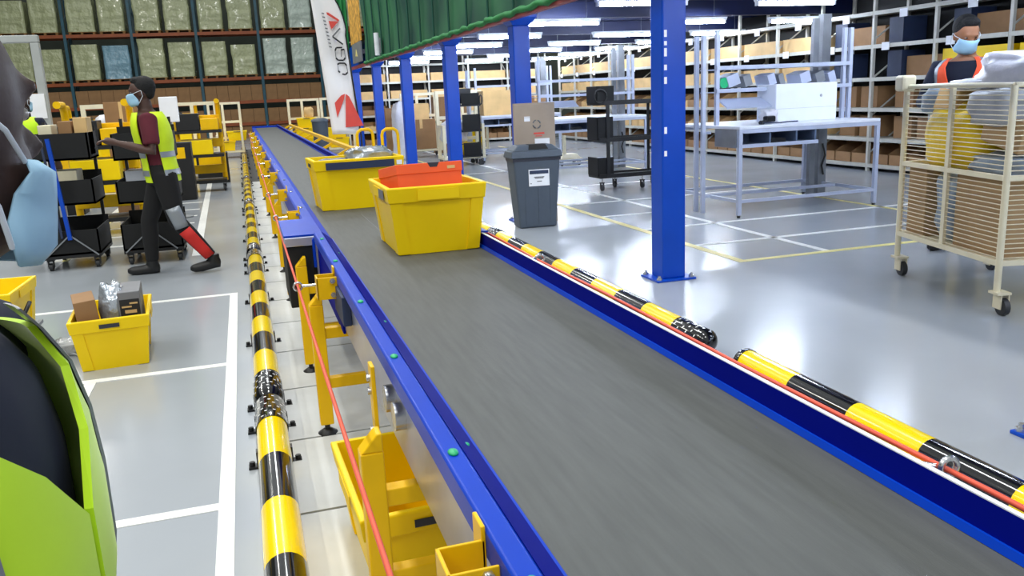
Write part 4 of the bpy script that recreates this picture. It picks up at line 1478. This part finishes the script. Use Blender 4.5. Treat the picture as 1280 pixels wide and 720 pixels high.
def shelving(loc, rz, NB, label, tags=True):
    SH = thing('carton_shelving', label, 'shelving', loc, rz)
    for k in range(NB + 1):
        obj('upright', ume, None, SH, (0, k * PITCH, 0))
    for k in range(NB):
        for z in ZL:
            obj('shelf', bme, None, SH, (0, k * PITCH, z))
        if tags:
            for z in (ZL[4], ZL[5]):
                obj('price_tag', pme, None, SH, (-0.02, k * PITCH + (0.55 if z > 2.2 else 0.9), z - (0.02 if z > 2.2 else -0.02)))
    obj('back_panel', MB().box(0.702, 0.72, 0, NB * PITCH, 0, 2.84), 'matte_black', SH)
    return SH


def bin_mesh(h, mat, w=0.385):
    m = MB()
    m.box(0, 0.55, 0, w, 0, 0.008)
    m.box(0, 0.008, 0, w, 0.008, h * 0.55)
    m.box(0.542, 0.55, 0, w, 0.008, h)
    for yy in (0, w - 0.008):
        m.add([(0.0, yy, 0.008), (0.55, yy, 0.008), (0.55, yy, h), (0.25, yy, h), (0.0, yy, h * 0.55),
               (0.0, yy + 0.008, 0.008), (0.55, yy + 0.008, 0.008), (0.55, yy + 0.008, h), (0.25, yy + 0.008, h), (0.0, yy + 0.008, h * 0.55)],
              [(0, 1, 2, 3, 4), (9, 8, 7, 6, 5), (0, 5, 6, 1), (1, 6, 7, 2), (2, 7, 8, 3), (3, 8, 9, 4), (4, 9, 5, 0)])
    me = m.mesh('pick_bin')
    me.materials.append(MATS[mat])
    return me


bins = [bin_mesh(0.27, 'carton_pale'), bin_mesh(0.29, 'carton'), bin_mesh(0.27, 'carton_pale')]
ccl = [MB().box(0, 0.4, 0, 0.78, 0, 0.30), MB().box(0, 0.4, 0, 0.385, 0, 0.34), MB().box(0, 0.45, 0, 1.15, 0, 0.24)]
ccm = []
for m, mt in zip(ccl, ('carton', 'carton', 'carton_pale')):
    me = m.mesh('shelf_carton')
    me.materials.append(MATS[mt])
    ccm.append(me)
navy_me = MB().box(0, 0.45, 0, 0.3, 0, 0.40).mesh('navy_bin')
navy_me.materials.append(MATS['print_navy'])
ycr_me = MB().box(0, 0.5, 0, 1.1, 0, 0.36).mesh('yellow_bin')
ycr_me.materials.append(MATS['yellow_plastic'])


def fill(loc, rz, NB, nearbays, where):
    def put(name, me, dx, dy, z, lab, cat):
        v = Matrix.Rotation(rz, 4, 'Z') @ Vector((dx, dy, 0))
        tag(obj(name, me, None, None, (loc[0] + v.x, loc[1] + v.y, z), rz), lab, cat, 'stock on the ' + where)
    for k in range(NB):
        for li, z in enumerate(ZL[:5]):
            near = k < nearbays
            base = 'on %s shelf from floor, %s bay of %s' % (ORD[li], ORD[k], where)
            y0 = k * PITCH
            if near and li >= 3:
                if li == 3 and k in (0, 1):
                    put('yellow_bin', ycr_me, 0.06, y0 + 0.08, z, 'large yellow bin ' + base, 'bin')
                    continue
                put('navy_bin', navy_me, 0.2, y0 + 0.86, z, 'dark navy bin ' + base, 'bin')
                if (k + li) % 2:
                    put('shelf_carton', ccm[0], 0.28, y0 + 0.05, z, 'brown carton ' + base, 'carton')
                continue
            if near and li in (1, 2):
                for s in range(2):
                    put('shelf_carton', ccm[1], 0.2, y0 + 0.06 + s * 0.5, z, 'brown closed carton %s, %s' % (base, 'near' if s == 0 else 'far'), 'carton')
                continue
            if li >= 3:
                put('shelf_carton', ccm[2], 0.08, y0 + 0.06, z, 'long pale carton ' + base, 'carton')
                continue
            for s in range(3):
                put('pick_bin', bins[(k + s + li) % 3 if li else 1], 0.045, y0 + 0.035 + s * 0.412, z, 'tan pick bin %s, %s' % (base, ORD[s]), 'bin')


shelving((9.75, 7.7, 0), 0, 14, 'long grey boltless shelving full of tan pick cartons behind benches')
fill((9.75, 7.7), 0, 14, 4, 'right shelving')
shelving((9.6, 26.6, 0), R(90), 5, 'grey shelving of cartons across the far end beneath the mezzanine', False)
fill((9.6, 26.6), R(90), 5, 0, 'far shelving')

# ================================================================== CAGE CART
A = Vector((4.43, 4.02, 0))
ang = math.atan2(1.12, 0.27) - math.pi / 2
cg = thing('cage_cart', 'cream wire cage cart heaped with parcels at the right edge', 'cart', A, ang)
CL, CW = 1.22, 0.72    # local y length, local x width
zb, zm, zt = 0.33, 0.86, 1.42
for (x, yy) in ((0, 0), (0, CL), (CW, 0), (CW, CL)):
    obj('corner_post', MB().tube([(x, yy, 0.14), (x, yy, zt)], 0.021, 10), 'cream_paint', cg)
for x in (0, CW):
    obj('mid_post', MB().box(x - 0.012, x + 0.012, CL * 0.52 - 0.02, CL * 0.52 + 0.02, zb, zt), 'cream_paint', cg)
def frame(z, th):
    return MB().bar((0, 0, z), (0, CL, z), th).bar((CW, 0, z), (CW, CL, z), th).bar((0, 0, z), (CW, 0, z), th).bar((0, CL, z), (CW, CL, z), th)
obj('bottom_frame', frame(zb, 0.035), 'cream_paint', cg)
obj('middle_frame', frame(zm, 0.03), 'cream_paint', cg)
top = MB()
top.tube([(0, CL, zt), (-0.015, CL * 0.5, zt + 0.005), (0, 0, zt)], 0.016, 8)
top.tube([(0, 0, zt), (CW, 0, zt)], 0.016, 8)
top.tube([(CW, 0, zt), (CW, CL, zt)], 0.016, 8)
top.tube([(0, CL, zt), (CW, CL, zt)], 0.016, 8)
obj('top_rail', top, 'cream_paint', cg)
for x in (0, CW):
    obj('corner_cap', MB().box(x - 0.06, x + 0.05, CL - 0.04, CL + 0.08, zt - 0.03, zt + 0.085), 'cream_paint', cg, bevel=0.02)
obj('deck', MB().box(0, CW, 0, CL, zb - 0.01, zb + 0.01), 'cream_paint', cg)
wl = MB().tube([(0, 0.02, 0), (0, CL - 0.02, 0)], 0.0035, 5).mesh('wire')
wl.materials.append(MATS['cream_paint'])
ws = MB().tube([(0.02, 0, 0), (CW - 0.02, 0, 0)], 0.0035, 5).mesh('wire')
ws.materials.append(MATS['cream_paint'])
for k in range(1, 36):
    z = zb + (zt - zb) * k / 36
    obj('wire', wl, None, cg, (0, 0, z))
    obj('wire', ws, None, cg, (0, 0, z))
    obj('wire', wl, None, cg, (CW, 0, z))
for (x, yy) in ((0, 0), (0, CL), (CW, 0), (CW, CL)):
    cs = obj('castor', MB().cyl((x + 0.01, yy - 0.03, 0.055), (x + 0.045, yy - 0.03, 0.055), 0.055, 16), 'castor_rubber', cg)
    obj('fork', MB().box(x - 0.002, x + 0.006, yy - 0.05, yy + 0.03, 0.04, 0.14).box(x + 0.049, x + 0.057, yy - 0.05, yy + 0.03, 0.04, 0.14).box(x - 0.03, x + 0.06, yy - 0.06, yy + 0.04, 0.135, 0.15), 'cream_paint', cs)


def cagept(x, yy, z):
    v = Matrix.Rotation(ang, 4, 'Z') @ Vector((x, yy, z))
    return (A.x + v.x, A.y + v.y, z)


def incage(name, mb, mat, x, yy, z, rz, lab, cat, bevel=0.0):
    return tag(obj(name, mb, mat, None, cagept(x, yy, z), ang + rz, bevel), lab, cat)


incage('shipping_carton', MB().box(0, 0.42, 0, 0.52, 0, 0.50), 'carton_tan', 0.04, 0.06, zb + 0.012, 0, 'brown carton in the near lower corner of the cage cart', 'carton_tan', 0.006)
incage('shipping_carton', MB().box(0, 0.40, 0, 0.24, 0, 0.50), 'carton_tan', 0.04, 0.95, zb + 0.012, 0, 'brown carton in the far lower corner of the cage cart', 'carton_tan', 0.006)
incage('poly_bag', crumple(0.44, 0.32, 0.50, 40, 0.15), 'poly_bluegrey', 0.27, 0.76, zb + 0.012, 0, 'blue-grey bag between the two lower cage cartons', 'bag')
incage('poly_bag', crumple(0.22, 0.95, 0.42, 41, 0.15), 'poly_white', 0.59, 0.52, zb + 0.012, 0, 'white bag along the inner side of the cage cart floor', 'bag')
incage('poly_bag', crumple(0.60, 0.50, 0.14, 42, 0.2), 'poly_bluegrey', 0.35, 0.34, zm - 0.012, 0.1, 'flat blue-grey bag on the near lower cage carton', 'bag')
incage('poly_bag', crumple(0.62, 0.66, 0.46, 43, 0.14), 'poly_yellow', 0.335, 0.80, zm + 0.0, 0, 'big yellow bag in the far half of the cage cart', 'bag')
incage('shipping_carton', MB().box(0, 0.50, 0, 0.34, 0, 0.20, Matrix.Rotation(R(14), 4, 'X')), 'carton_tan', 0.12, 0.10, zm + 0.13, 0.12, 'tilted brown carton above middle rail at the near cage end', 'carton_tan', 0.006)
incage('poly_bag', crumple(0.36, 0.34, 0.20, 44, 0.2), 'poly_bluegrey', 0.24, 1.00, 1.22, 0.3, 'grey-blue bag on the yellow bag, far cage corner', 'bag')
incage('parcel_bag', crumple(0.56, 0.46, 0.24, 45, 0.12, power=0.4), 'poly_grey', 0.32, 0.36, 1.16, -0.1, 'light grey parcel bag hanging inside the top of the cage', 'bag')
incage('parcel_bag', crumple(0.44, 0.50, 0.08, 46, 0.2), 'poly_white', 0.30, 0.68, 1.385, 0.1, 'flat bright white bag at the cage cart rim', 'bag')
incage('parcel_bag', crumple(0.56, 0.95, 0.30, 47, 0.22), 'poly_white', 0.46, 0.26, 1.34, 0.35, 'pinkish white bag heaped highest on the cage cart', 'bag')
incage('parcel_bag', crumple(0.32, 0.34, 0.40, 48, 0.2), 'poly_yellow', 0.54, 0.16, zm + 0.12, 0, 'yellow bag at the near right inside the cage cart', 'bag')
incage('small_carton', MB().box(0, 0.3, 0, 0.2, 0, 0.16, Matrix.Rotation(R(20), 4, 'Y')), 'carton_pale', 0.08, 0.74, 1.27, 0.2, 'pale carton resting on the yellow bag in the cage', 'carton_tan', 0.005)

# ================================================================== PEOPLE
def ering(c, rx, ry, n=20, tilt=0.0):
    return [Vector((c[0] + rx * math.cos(2 * math.pi * j / n), c[1] + ry * math.sin(2 * math.pi * j / n), c[2] + tilt * ry * math.sin(2 * math.pi * j / n))) for j in range(n)]


def lerp(a, b, t):
    return Vector(a) * (1 - t) + Vector(b) * t


def torso_rings(sp, grow=0.0, zlo=0.86, zhi=1.5):
    """sp(z) -> (x,y) spine offset"""
    prof = [(0.84, 0.150, 0.105), (0.92, 0.168, 0.118), (1.02, 0.155, 0.106), (1.12, 0.152, 0.104), (1.24, 0.170, 0.116), (1.34, 0.182, 0.118), (1.41, 0.178, 0.104), (1.455, 0.130, 0.085), (1.49, 0.072, 0.070)]
    out = []
    for z, rx, ry in prof:
        if zlo - 1e-6 <= z <= zhi:
            x, y = sp(z)
            out.append(ering((x, y, z), rx + grow, ry + grow))
    return out


def shell(sp, zs, grow, a0, a1, n=18, th=0.008):
    prof = [(0.80, 0.160, 0.115), (0.84, 0.155, 0.110), (0.92, 0.168, 0.118), (1.02, 0.160, 0.110), (1.12, 0.158, 0.108), (1.24, 0.172, 0.117), (1.34, 0.182, 0.118), (1.41, 0.172, 0.104), (1.455, 0.130, 0.088), (1.485, 0.085, 0.075)]
    def at(z):
        if z <= prof[0][0]:
            return prof[0][1:]
        for a, b in zip(prof[:-1], prof[1:]):
            if z <= b[0]:
                t = (z - a[0]) / (b[0] - a[0])
                return (a[1] + (b[1] - a[1]) * t, a[2] + (b[2] - a[2]) * t)
        return prof[-1][1:]
    m = MB()
    def ring(z, g):
        rx, ry = at(z)
        x, y = sp(z)
        r = []
        for j in range(n + 1):
            b0 = a0(z) if callable(a0) else a0
            b1 = a1(z) if callable(a1) else a1
            a = R(b0 + (b1 - b0) * j / n)
            r.append((x + (rx + g) * math.cos(a), y + (ry + g) * math.sin(a), z))
        return r
    outer = [ring(z, grow + (0.012 if z > 1.2 else 0)) for z in zs]
    inner = [ring(z, grow - th + (0.012 if z > 1.2 else 0)) for z in zs]
    m.rings(outer, False, True, False)
    m.rings([list(reversed(r)) for r in inner], False, True, False)
    for o_, i_ in ((outer[0], inner[0]), (outer[-1], inner[-1])):
        m.rings([o_, i_], False, False, False)
    for e in (0, -1):
        m.rings([[r[e] for r in outer], [r[e] for r in inner]], False, False, False)
    return m


def hand(m, wrist, dirn, up, side, s=1.0):
    """palm and five curled fingers; side=+1 thumb towards +side vector"""
    d = Vector(dirn).normalized()
    u = Vector(up)
    u = (u - d * u.dot(d)).normalized()
    w = d.cross(u) * side
    W = Vector(wrist)
    m.tube([W, W + d * 0.035, W + d * 0.085], [0.026, 0.034, 0.030], 10)
    for k, ln in enumerate((0.070, 0.080, 0.076, 0.060)):
        b = W + d * 0.080 + w * (0.027 - 0.018 * k)
        p1 = b + d * ln * 0.45 - u * 0.010
        p2 = p1 + d * ln * 0.28 - u * ln * 0.28
        p3 = p2 + d * ln * 0.02 - u * ln * 0.30
        m.tube([b - d * 0.02, b, p1, p2, p3], [0.010, 0.0100, 0.0095, 0.009, 0.0075], 8)
    b = W + d * 0.03 + w * 0.028
    m.tube([b, b + d * 0.030 + w * 0.022 - u * 0.006, b + d * 0.060 + w * 0.026 - u * 0.018], [0.013, 0.011, 0.009], 8)


def person(label, loc, rz, J, mats, s=1.0, voxel=0.010, sleeves='long', vest=None, head_turn=0.0, head_nod=0.0, hair_style='short', group=None, mask_col='mask_blue', mask_dz=0.0, mask_k=1.0, mask_h=1.0, bulk=1.06):
    t = thing('person', label, 'person', loc, rz, group)
    t.scale = (s * bulk, s * bulk, s)
    def sp(z):
        tt = (z - 0.9) / 0.6
        return (J['hip'][0] + (J['neck'][0] - J['hip'][0]) * tt, J['hip'][1] + (J['neck'][1] - J['hip'][1]) * tt)
    m = MB()
    m.rings(torso_rings(sp), True, True)
    nx, ny = J['neck'][0], J['neck'][1]
    H = Vector(J['head'])
    m.tube([(nx, ny, 1.44), lerp((nx, ny, 1.5), H, 0.3), H - Vector((0, 0.012, 0.06))], [0.066, 0.058, 0.056], 14)
    HM = Matrix.Translation(H) @ Matrix.Rotation(head_turn, 4, 'Z') @ Matrix.Rotation(head_nod, 4, 'X')
    m.ell((0, -0.008, 0.025), (0.076, 0.097, 0.098), 20, 14, HM)
    m.ell((0, 0.022, -0.045), (0.060, 0.070, 0.075), 18, 12, HM)
    m.ell((0, 0.060, -0.085), (0.032, 0.030, 0.026), 12, 8, HM)          # chin
    m.ell((0, 0.082, 0.030), (0.050, 0.014, 0.012), 12, 8, HM)           # brow
    m.add([HM @ Vector(p) for p in [(-0.009, 0.080, 0.024), (0.009, 0.080, 0.024), (0.018, 0.085, -0.030), (-0.018, 0.085, -0.030), (0.0, 0.112, -0.022)]], [(0, 4, 1), (1, 4, 2), (2, 4, 3), (3, 4, 0), (0, 1, 2, 3)], True)
    m.ell((0, 0.098, -0.020), (0.015, 0.016, 0.014), 10, 8, HM)
    for sx in (-1, 1):
        m.ell((sx * 0.078, -0.005, -0.005), (0.010, 0.020, 0.032), 10, 8, HM)
    # limbs
    for sd in ('l', 'r'):
        S, E, Wr = Vector(J['sh_' + sd]), Vector(J['el_' + sd]), Vector(J['wr_' + sd])
        m.tube([lerp(S, (nx, ny, 1.40), 0.35), S, lerp(S, E, 0.35), E, lerp(E, Wr, 0.3), Wr], [0.055, 0.056, 0.048, 0.040, 0.041, 0.026], 12)
        hand(m, Wr, Wr - E, J.get('hup', (0, 0, 1)), 1 if sd == 'l' else -1)
        Hp, K, An = Vector(J['hp_' + sd]), Vector(J['kn_' + sd]), Vector(J['an_' + sd])
        m.tube([Hp + Vector((0, 0, 0.02)), lerp(Hp, K, 0.3), lerp(Hp, K, 0.75), K, lerp(K, An, 0.3), An], [0.085, 0.082, 0.062, 0.055, 0.055, 0.036], 12)
        To = Vector(J['to_' + sd])
        m.tube([An + (An - To).normalized() * 0.05 - Vector((0, 0, 0.03)), An - Vector((0, 0, 0.04)), To], [0.032, 0.038, 0.026], 10)
    b = obj('body', m, mats['skin'], t)
    remesh(b, voxel, 3)
    # eyes
    for sx in (-1, 1):
        e = MB().ell((sx * 0.030, 0.068, 0.008), (0.013, 0.013, 0.008), 12, 8, HM)
        eo = obj('eye', e, 'eye_white', t)
        obj('iris', MB().ell((sx * 0.030, 0.079, 0.008), (0.006, 0.004, 0.006), 10, 6, HM), 'eye_dark', eo)
    # hair
    if hair_style:
        h = MB()
        def hf(p):
            return p
        g = 0.010 if hair_style == 'short' else 0.020
        h.ell((0, -0.032, 0.055), (0.078 + g * 0.4, 0.084 + g * 0.4, 0.078 + g), 20, 14, HM)
        h.ell((0, -0.056, 0.01), (0.070, 0.056, 0.070), 16, 10, HM)
        if hair_style == 'tall':
            h.ell((0, -0.034, 0.064), (0.088, 0.090, 0.088), 18, 12, HM)
            h.ell((0, 0.022, 0.110), (0.062, 0.052, 0.036), 14, 8, HM)
        ho = obj('hair', h, 'hair_black', t)
        remesh(ho, 0.008, 2)
    # mask
    if mask_col:
        k = MB()
        rowsm = []
        for vz, (zz, pr, wd) in enumerate(((-0.008, 0.100, 50), (-0.020, 0.116, 57), (-0.042, 0.118, 64), (-0.070, 0.112, 70), (-0.096, 0.102, 72), (-0.114, 0.084, 64))):
            r = []
            for j in range(15):
                a = R(90 - wd * 1.15 + 2 * wd * 1.15 * j / 14)
                fl = 0.075 + 0.006 * math.sin(vz * 2.0)
                rr_y = pr * mask_k
                r.append(HM @ Vector((fl * math.cos(a), rr_y * math.sin(a) ** 1.0, zz * mask_h + mask_dz + 0.012 * (1 - math.sin(a)))))
            rowsm.append(r)
        k.rings(rowsm, False, True, False)
        mo = obj('face_mask', k, mask_col, t)
        so_ = mo.modifiers.new('solid', 'SOLIDIFY')
        so_.thickness = 0.003
        for sx, e in ((1, 0), (-1, -1)):
            up_, lo_ = Vector(rowsm[0][e]), Vector(rowsm[-2][e])
            ear = HM @ Vector((sx * 0.092, -0.012, 0.022))
            ear2 = HM @ Vector((sx * 0.090, -0.020, -0.026))
            out_ = HM.to_3x3() @ Vector((sx * 0.010, 0, 0))
            obj('ear_loop', MB().tube([up_, lerp(up_, ear, 0.5) + out_, ear, ear2, lerp(ear2, lo_, 0.5) + out_, lo_], 0.0024, 6), 'mask_white', mo)
    # shirt
    c = MB()
    c.rings(torso_rings(sp, 0.014, 0.84, 1.47), True, True)
    for sd in ('l', 'r'):
        S, E, Wr = Vector(J['sh_' + sd]), Vector(J['el_' + sd]), Vector(J['wr_' + sd])
        if sleeves == 'long':
            c.tube([lerp(S, (nx, ny, 1.40), 0.35), S, lerp(S, E, 0.4), E, lerp(E, Wr, 0.3), lerp(E, Wr, 0.94)], [0.062, 0.064, 0.060, 0.056, 0.054, 0.040], 14)
        else:
            c.tube([lerp(S, (nx, ny, 1.40), 0.35), S, lerp(S, E, 0.4), lerp(S, E, 0.78)], [0.070, 0.076, 0.070, 0.068], 14)
    remesh(obj('shirt', c, mats['shirt'], t), 0.012, 3)
    # trousers and shoes
    c = MB()
    c.rings(torso_rings(sp, 0.018, 0.84, 1.05), True, True)
    for sd in ('l', 'r'):
        Hp, K, An = Vector(J['hp_' + sd]), Vector(J['kn_' + sd]), Vector(J['an_' + sd])
        c.tube([Hp + Vector((0, 0, 0.04)), lerp(Hp, K, 0.3), lerp(Hp, K, 0.75), K, lerp(K, An, 0.35), lerp(K, An, 0.92)], [0.104, 0.100, 0.080, 0.072, 0.070, 0.055], 14)
    tro = remesh(obj('trousers', c, mats['trousers'], t), 0.012, 3)
    for sd in ('l', 'r'):
        An, To = Vector(J['an_' + sd]), Vector(J['to_' + sd])
        d = (To - An)
        d.z = 0
        d.normalize()
        c = MB()
        g = min(An.z, To.z) - 0.0
        heel = An - d * 0.055 + Vector((0, 0, -0.045))
        ball = lerp(An, To, 0.62) + Vector((0, 0, -0.02))
        c.tube([An + Vector((0, 0, 0.05)), An - Vector((0, 0, 0.01)), An - Vector((0, 0, 0.035))], [0.050, 0.052, 0.050], 12)
        c.tube([heel, An + Vector((0, 0, -0.038)), ball, To, To + d * 0.03], [0.038, 0.048, 0.046, 0.038, 0.020], 12)
        remesh(obj('shoe', c, 'shoe_black', t), 0.010, 2)
    if vest:
        vm = vest
        zs = [0.86, 0.94, 1.02, 1.12, 1.22, 1.30, 1.36, 1.41, 1.45, 1.48]
        zs = [z for z in zs if z <= mats.get('vtop', 2.0)]

        def gapr(z):
            g0, g1, g2 = mats.get('vgap', (1.06, 0.40, 34.0))
            return 90 - max(1.5, min(g2, (z - g0) / g1 * g2))
        def gapl(z):
            return 180 - gapr(z)
        arcs = mats.get('vest_arcs', [(172, 368), (-8, gapr), (gapl, 188)])
        for (a0, a1) in arcs:
            vo = obj('vest_panel', shell(sp, zs, 0.030, a0, a1), vm, t)
            for (za, zb2) in mats.get('bands', [(0.93, 0.98), (1.07, 1.12)]):
                obj('reflective_band', shell(sp, [za, (za + zb2) / 2, zb2], 0.034, a0, a1, th=0.003), 'reflective_band', vo)
            for av in mats.get('vert', []):
                lo = a0(1.3) if callable(a0) else a0
                hi = a1(1.3) if callable(a1) else a1
                if lo < av < hi:
                    obj('shoulder_band', shell(sp, [1.12, 1.22, 1.30, 1.36, 1.41, 1.45, 1.475], 0.034, av - 9, av + 9, n=4, th=0.003), 'reflective_band', vo)
    return t, HM, sp


# walking worker, maroon shirt (local +y is where he heads)
J = dict(hip=(0, 0.0, 0.93), neck=(0, 0.06, 1.5), head=(0, 0.085, 1.645),
         sh_l=(-0.19, 0.04, 1.415), el_l=(-0.25, 0.03, 1.14), wr_l=(-0.20, 0.30, 1.23),
         sh_r=(0.19, 0.06, 1.415), el_r=(0.25, 0.10, 1.14), wr_r=(0.17, 0.36, 1.22),
         hp_l=(-0.09, -0.02, 0.90), kn_l=(-0.10, -0.07, 0.50), an_l=(-0.10, -0.33, 0.115), to_l=(-0.10, -0.16, 0.045),
         hp_r=(0.09, 0.02, 0.90), kn_r=(0.09, 0.17, 0.49), an_r=(0.09, 0.19, 0.085), to_r=(0.09, 0.37, 0.040))
wk, HMw, spw = person('worker in maroon shirt and lime vest walking left past black trolleys', (-0.74, 8.32, 0), R(90), J,
                      dict(skin='skin_dark', shirt='shirt_maroon', trousers='trouser_black', vest_arcs=[(196, 376), (36, 86), (94, 146)], bands=[(0.92, 0.97), (1.08, 1.13)]),
                      sleeves='short', vest='hivis_yellow', hair_style='tall', mask_col='mask_blue')
# red and grey side stripes on the rear leg
m = MB()
K, An = Vector(J['kn_l']), Vector(J['an_l'])
Hp = Vector(J['hp_l'])
def stripe(p0, p1, r0, r1):
    m_ = MB()
    t = (p1 - p0).normalized()
    side = Vector((-1, 0, 0))
    fw_ = side.cross(t).normalized()
    rows_ = []
    for k in range(5):
        p = lerp(p0, p1, k / 4)
        r = r0 + (r1 - r0) * k / 4
        rows_.append([p + (side * math.cos(a) + fw_ * math.sin(a)) * r for a in [R(-42 + 12 * j) for j in range(8)]])
    m_.rings(rows_, False, True, False)
    return m_


o = obj('red_stripe', stripe(lerp(K, An, 0.22), lerp(K, An, 0.90), 0.078, 0.064), 'stripe_red', wk)
o.modifiers.new('solid', 'SOLIDIFY').thickness = 0.006
o = obj('grey_stripe', stripe(lerp(Hp, K, 0.68), lerp(K, An, 0.16), 0.086, 0.080), 'reflective_band', wk)
o.modifiers.new('solid', 'SOLIDIFY').thickness = 0.006

# worker behind the cage cart
J2 = dict(hip=(0, 0.0, 0.93), neck=(0, 0.05, 1.5), head=(0.0, 0.10, 1.635),
          sh_l=(-0.19, 0.05, 1.415), el_l=(-0.25, 0.12, 1.15), wr_l=(-0.16, 0.34, 1.16),
          sh_r=(0.19, 0.05, 1.415), el_r=(0.25, 0.12, 1.15), wr_r=(0.14, 0.34, 1.16),
          hp_l=(-0.09, 0, 0.90), kn_l=(-0.10, 0.03, 0.49), an_l=(-0.10, 0, 0.085), to_l=(-0.11, 0.17, 0.04),
          hp_r=(0.09, 0, 0.90), kn_r=(0.10, 0.03, 0.49), an_r=(0.10, 0, 0.085), to_r=(0.11, 0.17, 0.04))
person('worker in orange vest and mask bending over the heaped cage cart', (5.85, 5.78, 0), R(118), J2,
       dict(skin='skin_brown', shirt='shirt_navy', trousers='trouser_black', vert=[35, 145], bands=[(0.93, 0.98)]),
       s=1.10, sleeves='long', vest='hivis_orange', hair_style='tall', head_nod=R(-20), head_turn=R(42), mask_col='mask_blue')

# worker far left, mostly hidden
J3 = dict(J2)
J3.update(head=(0, 0.06, 1.645), neck=(0, 0.02, 1.5), wr_l=(-0.20, 0.2, 0.98), wr_r=(0.2, 0.2, 0.98))
person('worker in lime vest mostly hidden behind the foreground face', (-2.32, 10.6, 0), R(-30), J3,
       dict(skin='skin_dark', shirt='shirt_navy', trousers='trouser_black'), sleeves='long', vest='hivis_lime', hair_style='short')

# foreground person, cut by the left edge
J4 = dict(J2)
J4.update(hip=(0, 0.02, 0.93), neck=(0, 0.0, 1.5), head=(0.0, 0.035, 1.645), sh_l=(-0.20, 0.0, 1.415), sh_r=(0.20, 0.0, 1.415),
          el_l=(-0.28, -0.04, 1.14), wr_l=(-0.22, 0.16, 1.0), el_r=(0.28, -0.04, 1.14), wr_r=(0.22, 0.16, 1.0))
J4.update(el_l=(-0.27, -0.08, 1.14), wr_l=(-0.26, -0.10, 0.88), el_r=(0.27, -0.08, 1.14), wr_r=(0.26, -0.10, 0.88))
J4['head'] = (0.0, 0.080, 1.645)
fgs = 1.494 / 1.645
yaw = R(-98)
head_yaw = R(57)
target_head = Vector((-0.230, 0.722, 1.494))
hl = Matrix.Rotation(yaw, 4, 'Z') @ (Vector(J4['head']) * fgs)
person('worker in lime vest and blue mask cut by the left edge, nearest the camera', (target_head.x - hl.x, target_head.y - hl.y, 0), yaw, J4,
       dict(skin='skin_deep', shirt='shirt_navy', trousers='trouser_black', vert=[48, 132], bands=[(0.93, 0.98)], vgap=(1.31, 0.14, 40), vtop=1.45),
       s=fgs, sleeves='long', voxel=0.007, vest='hivis_lime', hair_style='short', head_turn=head_yaw, mask_dz=-0.030, mask_k=0.89, mask_h=0.80, bulk=1.0)
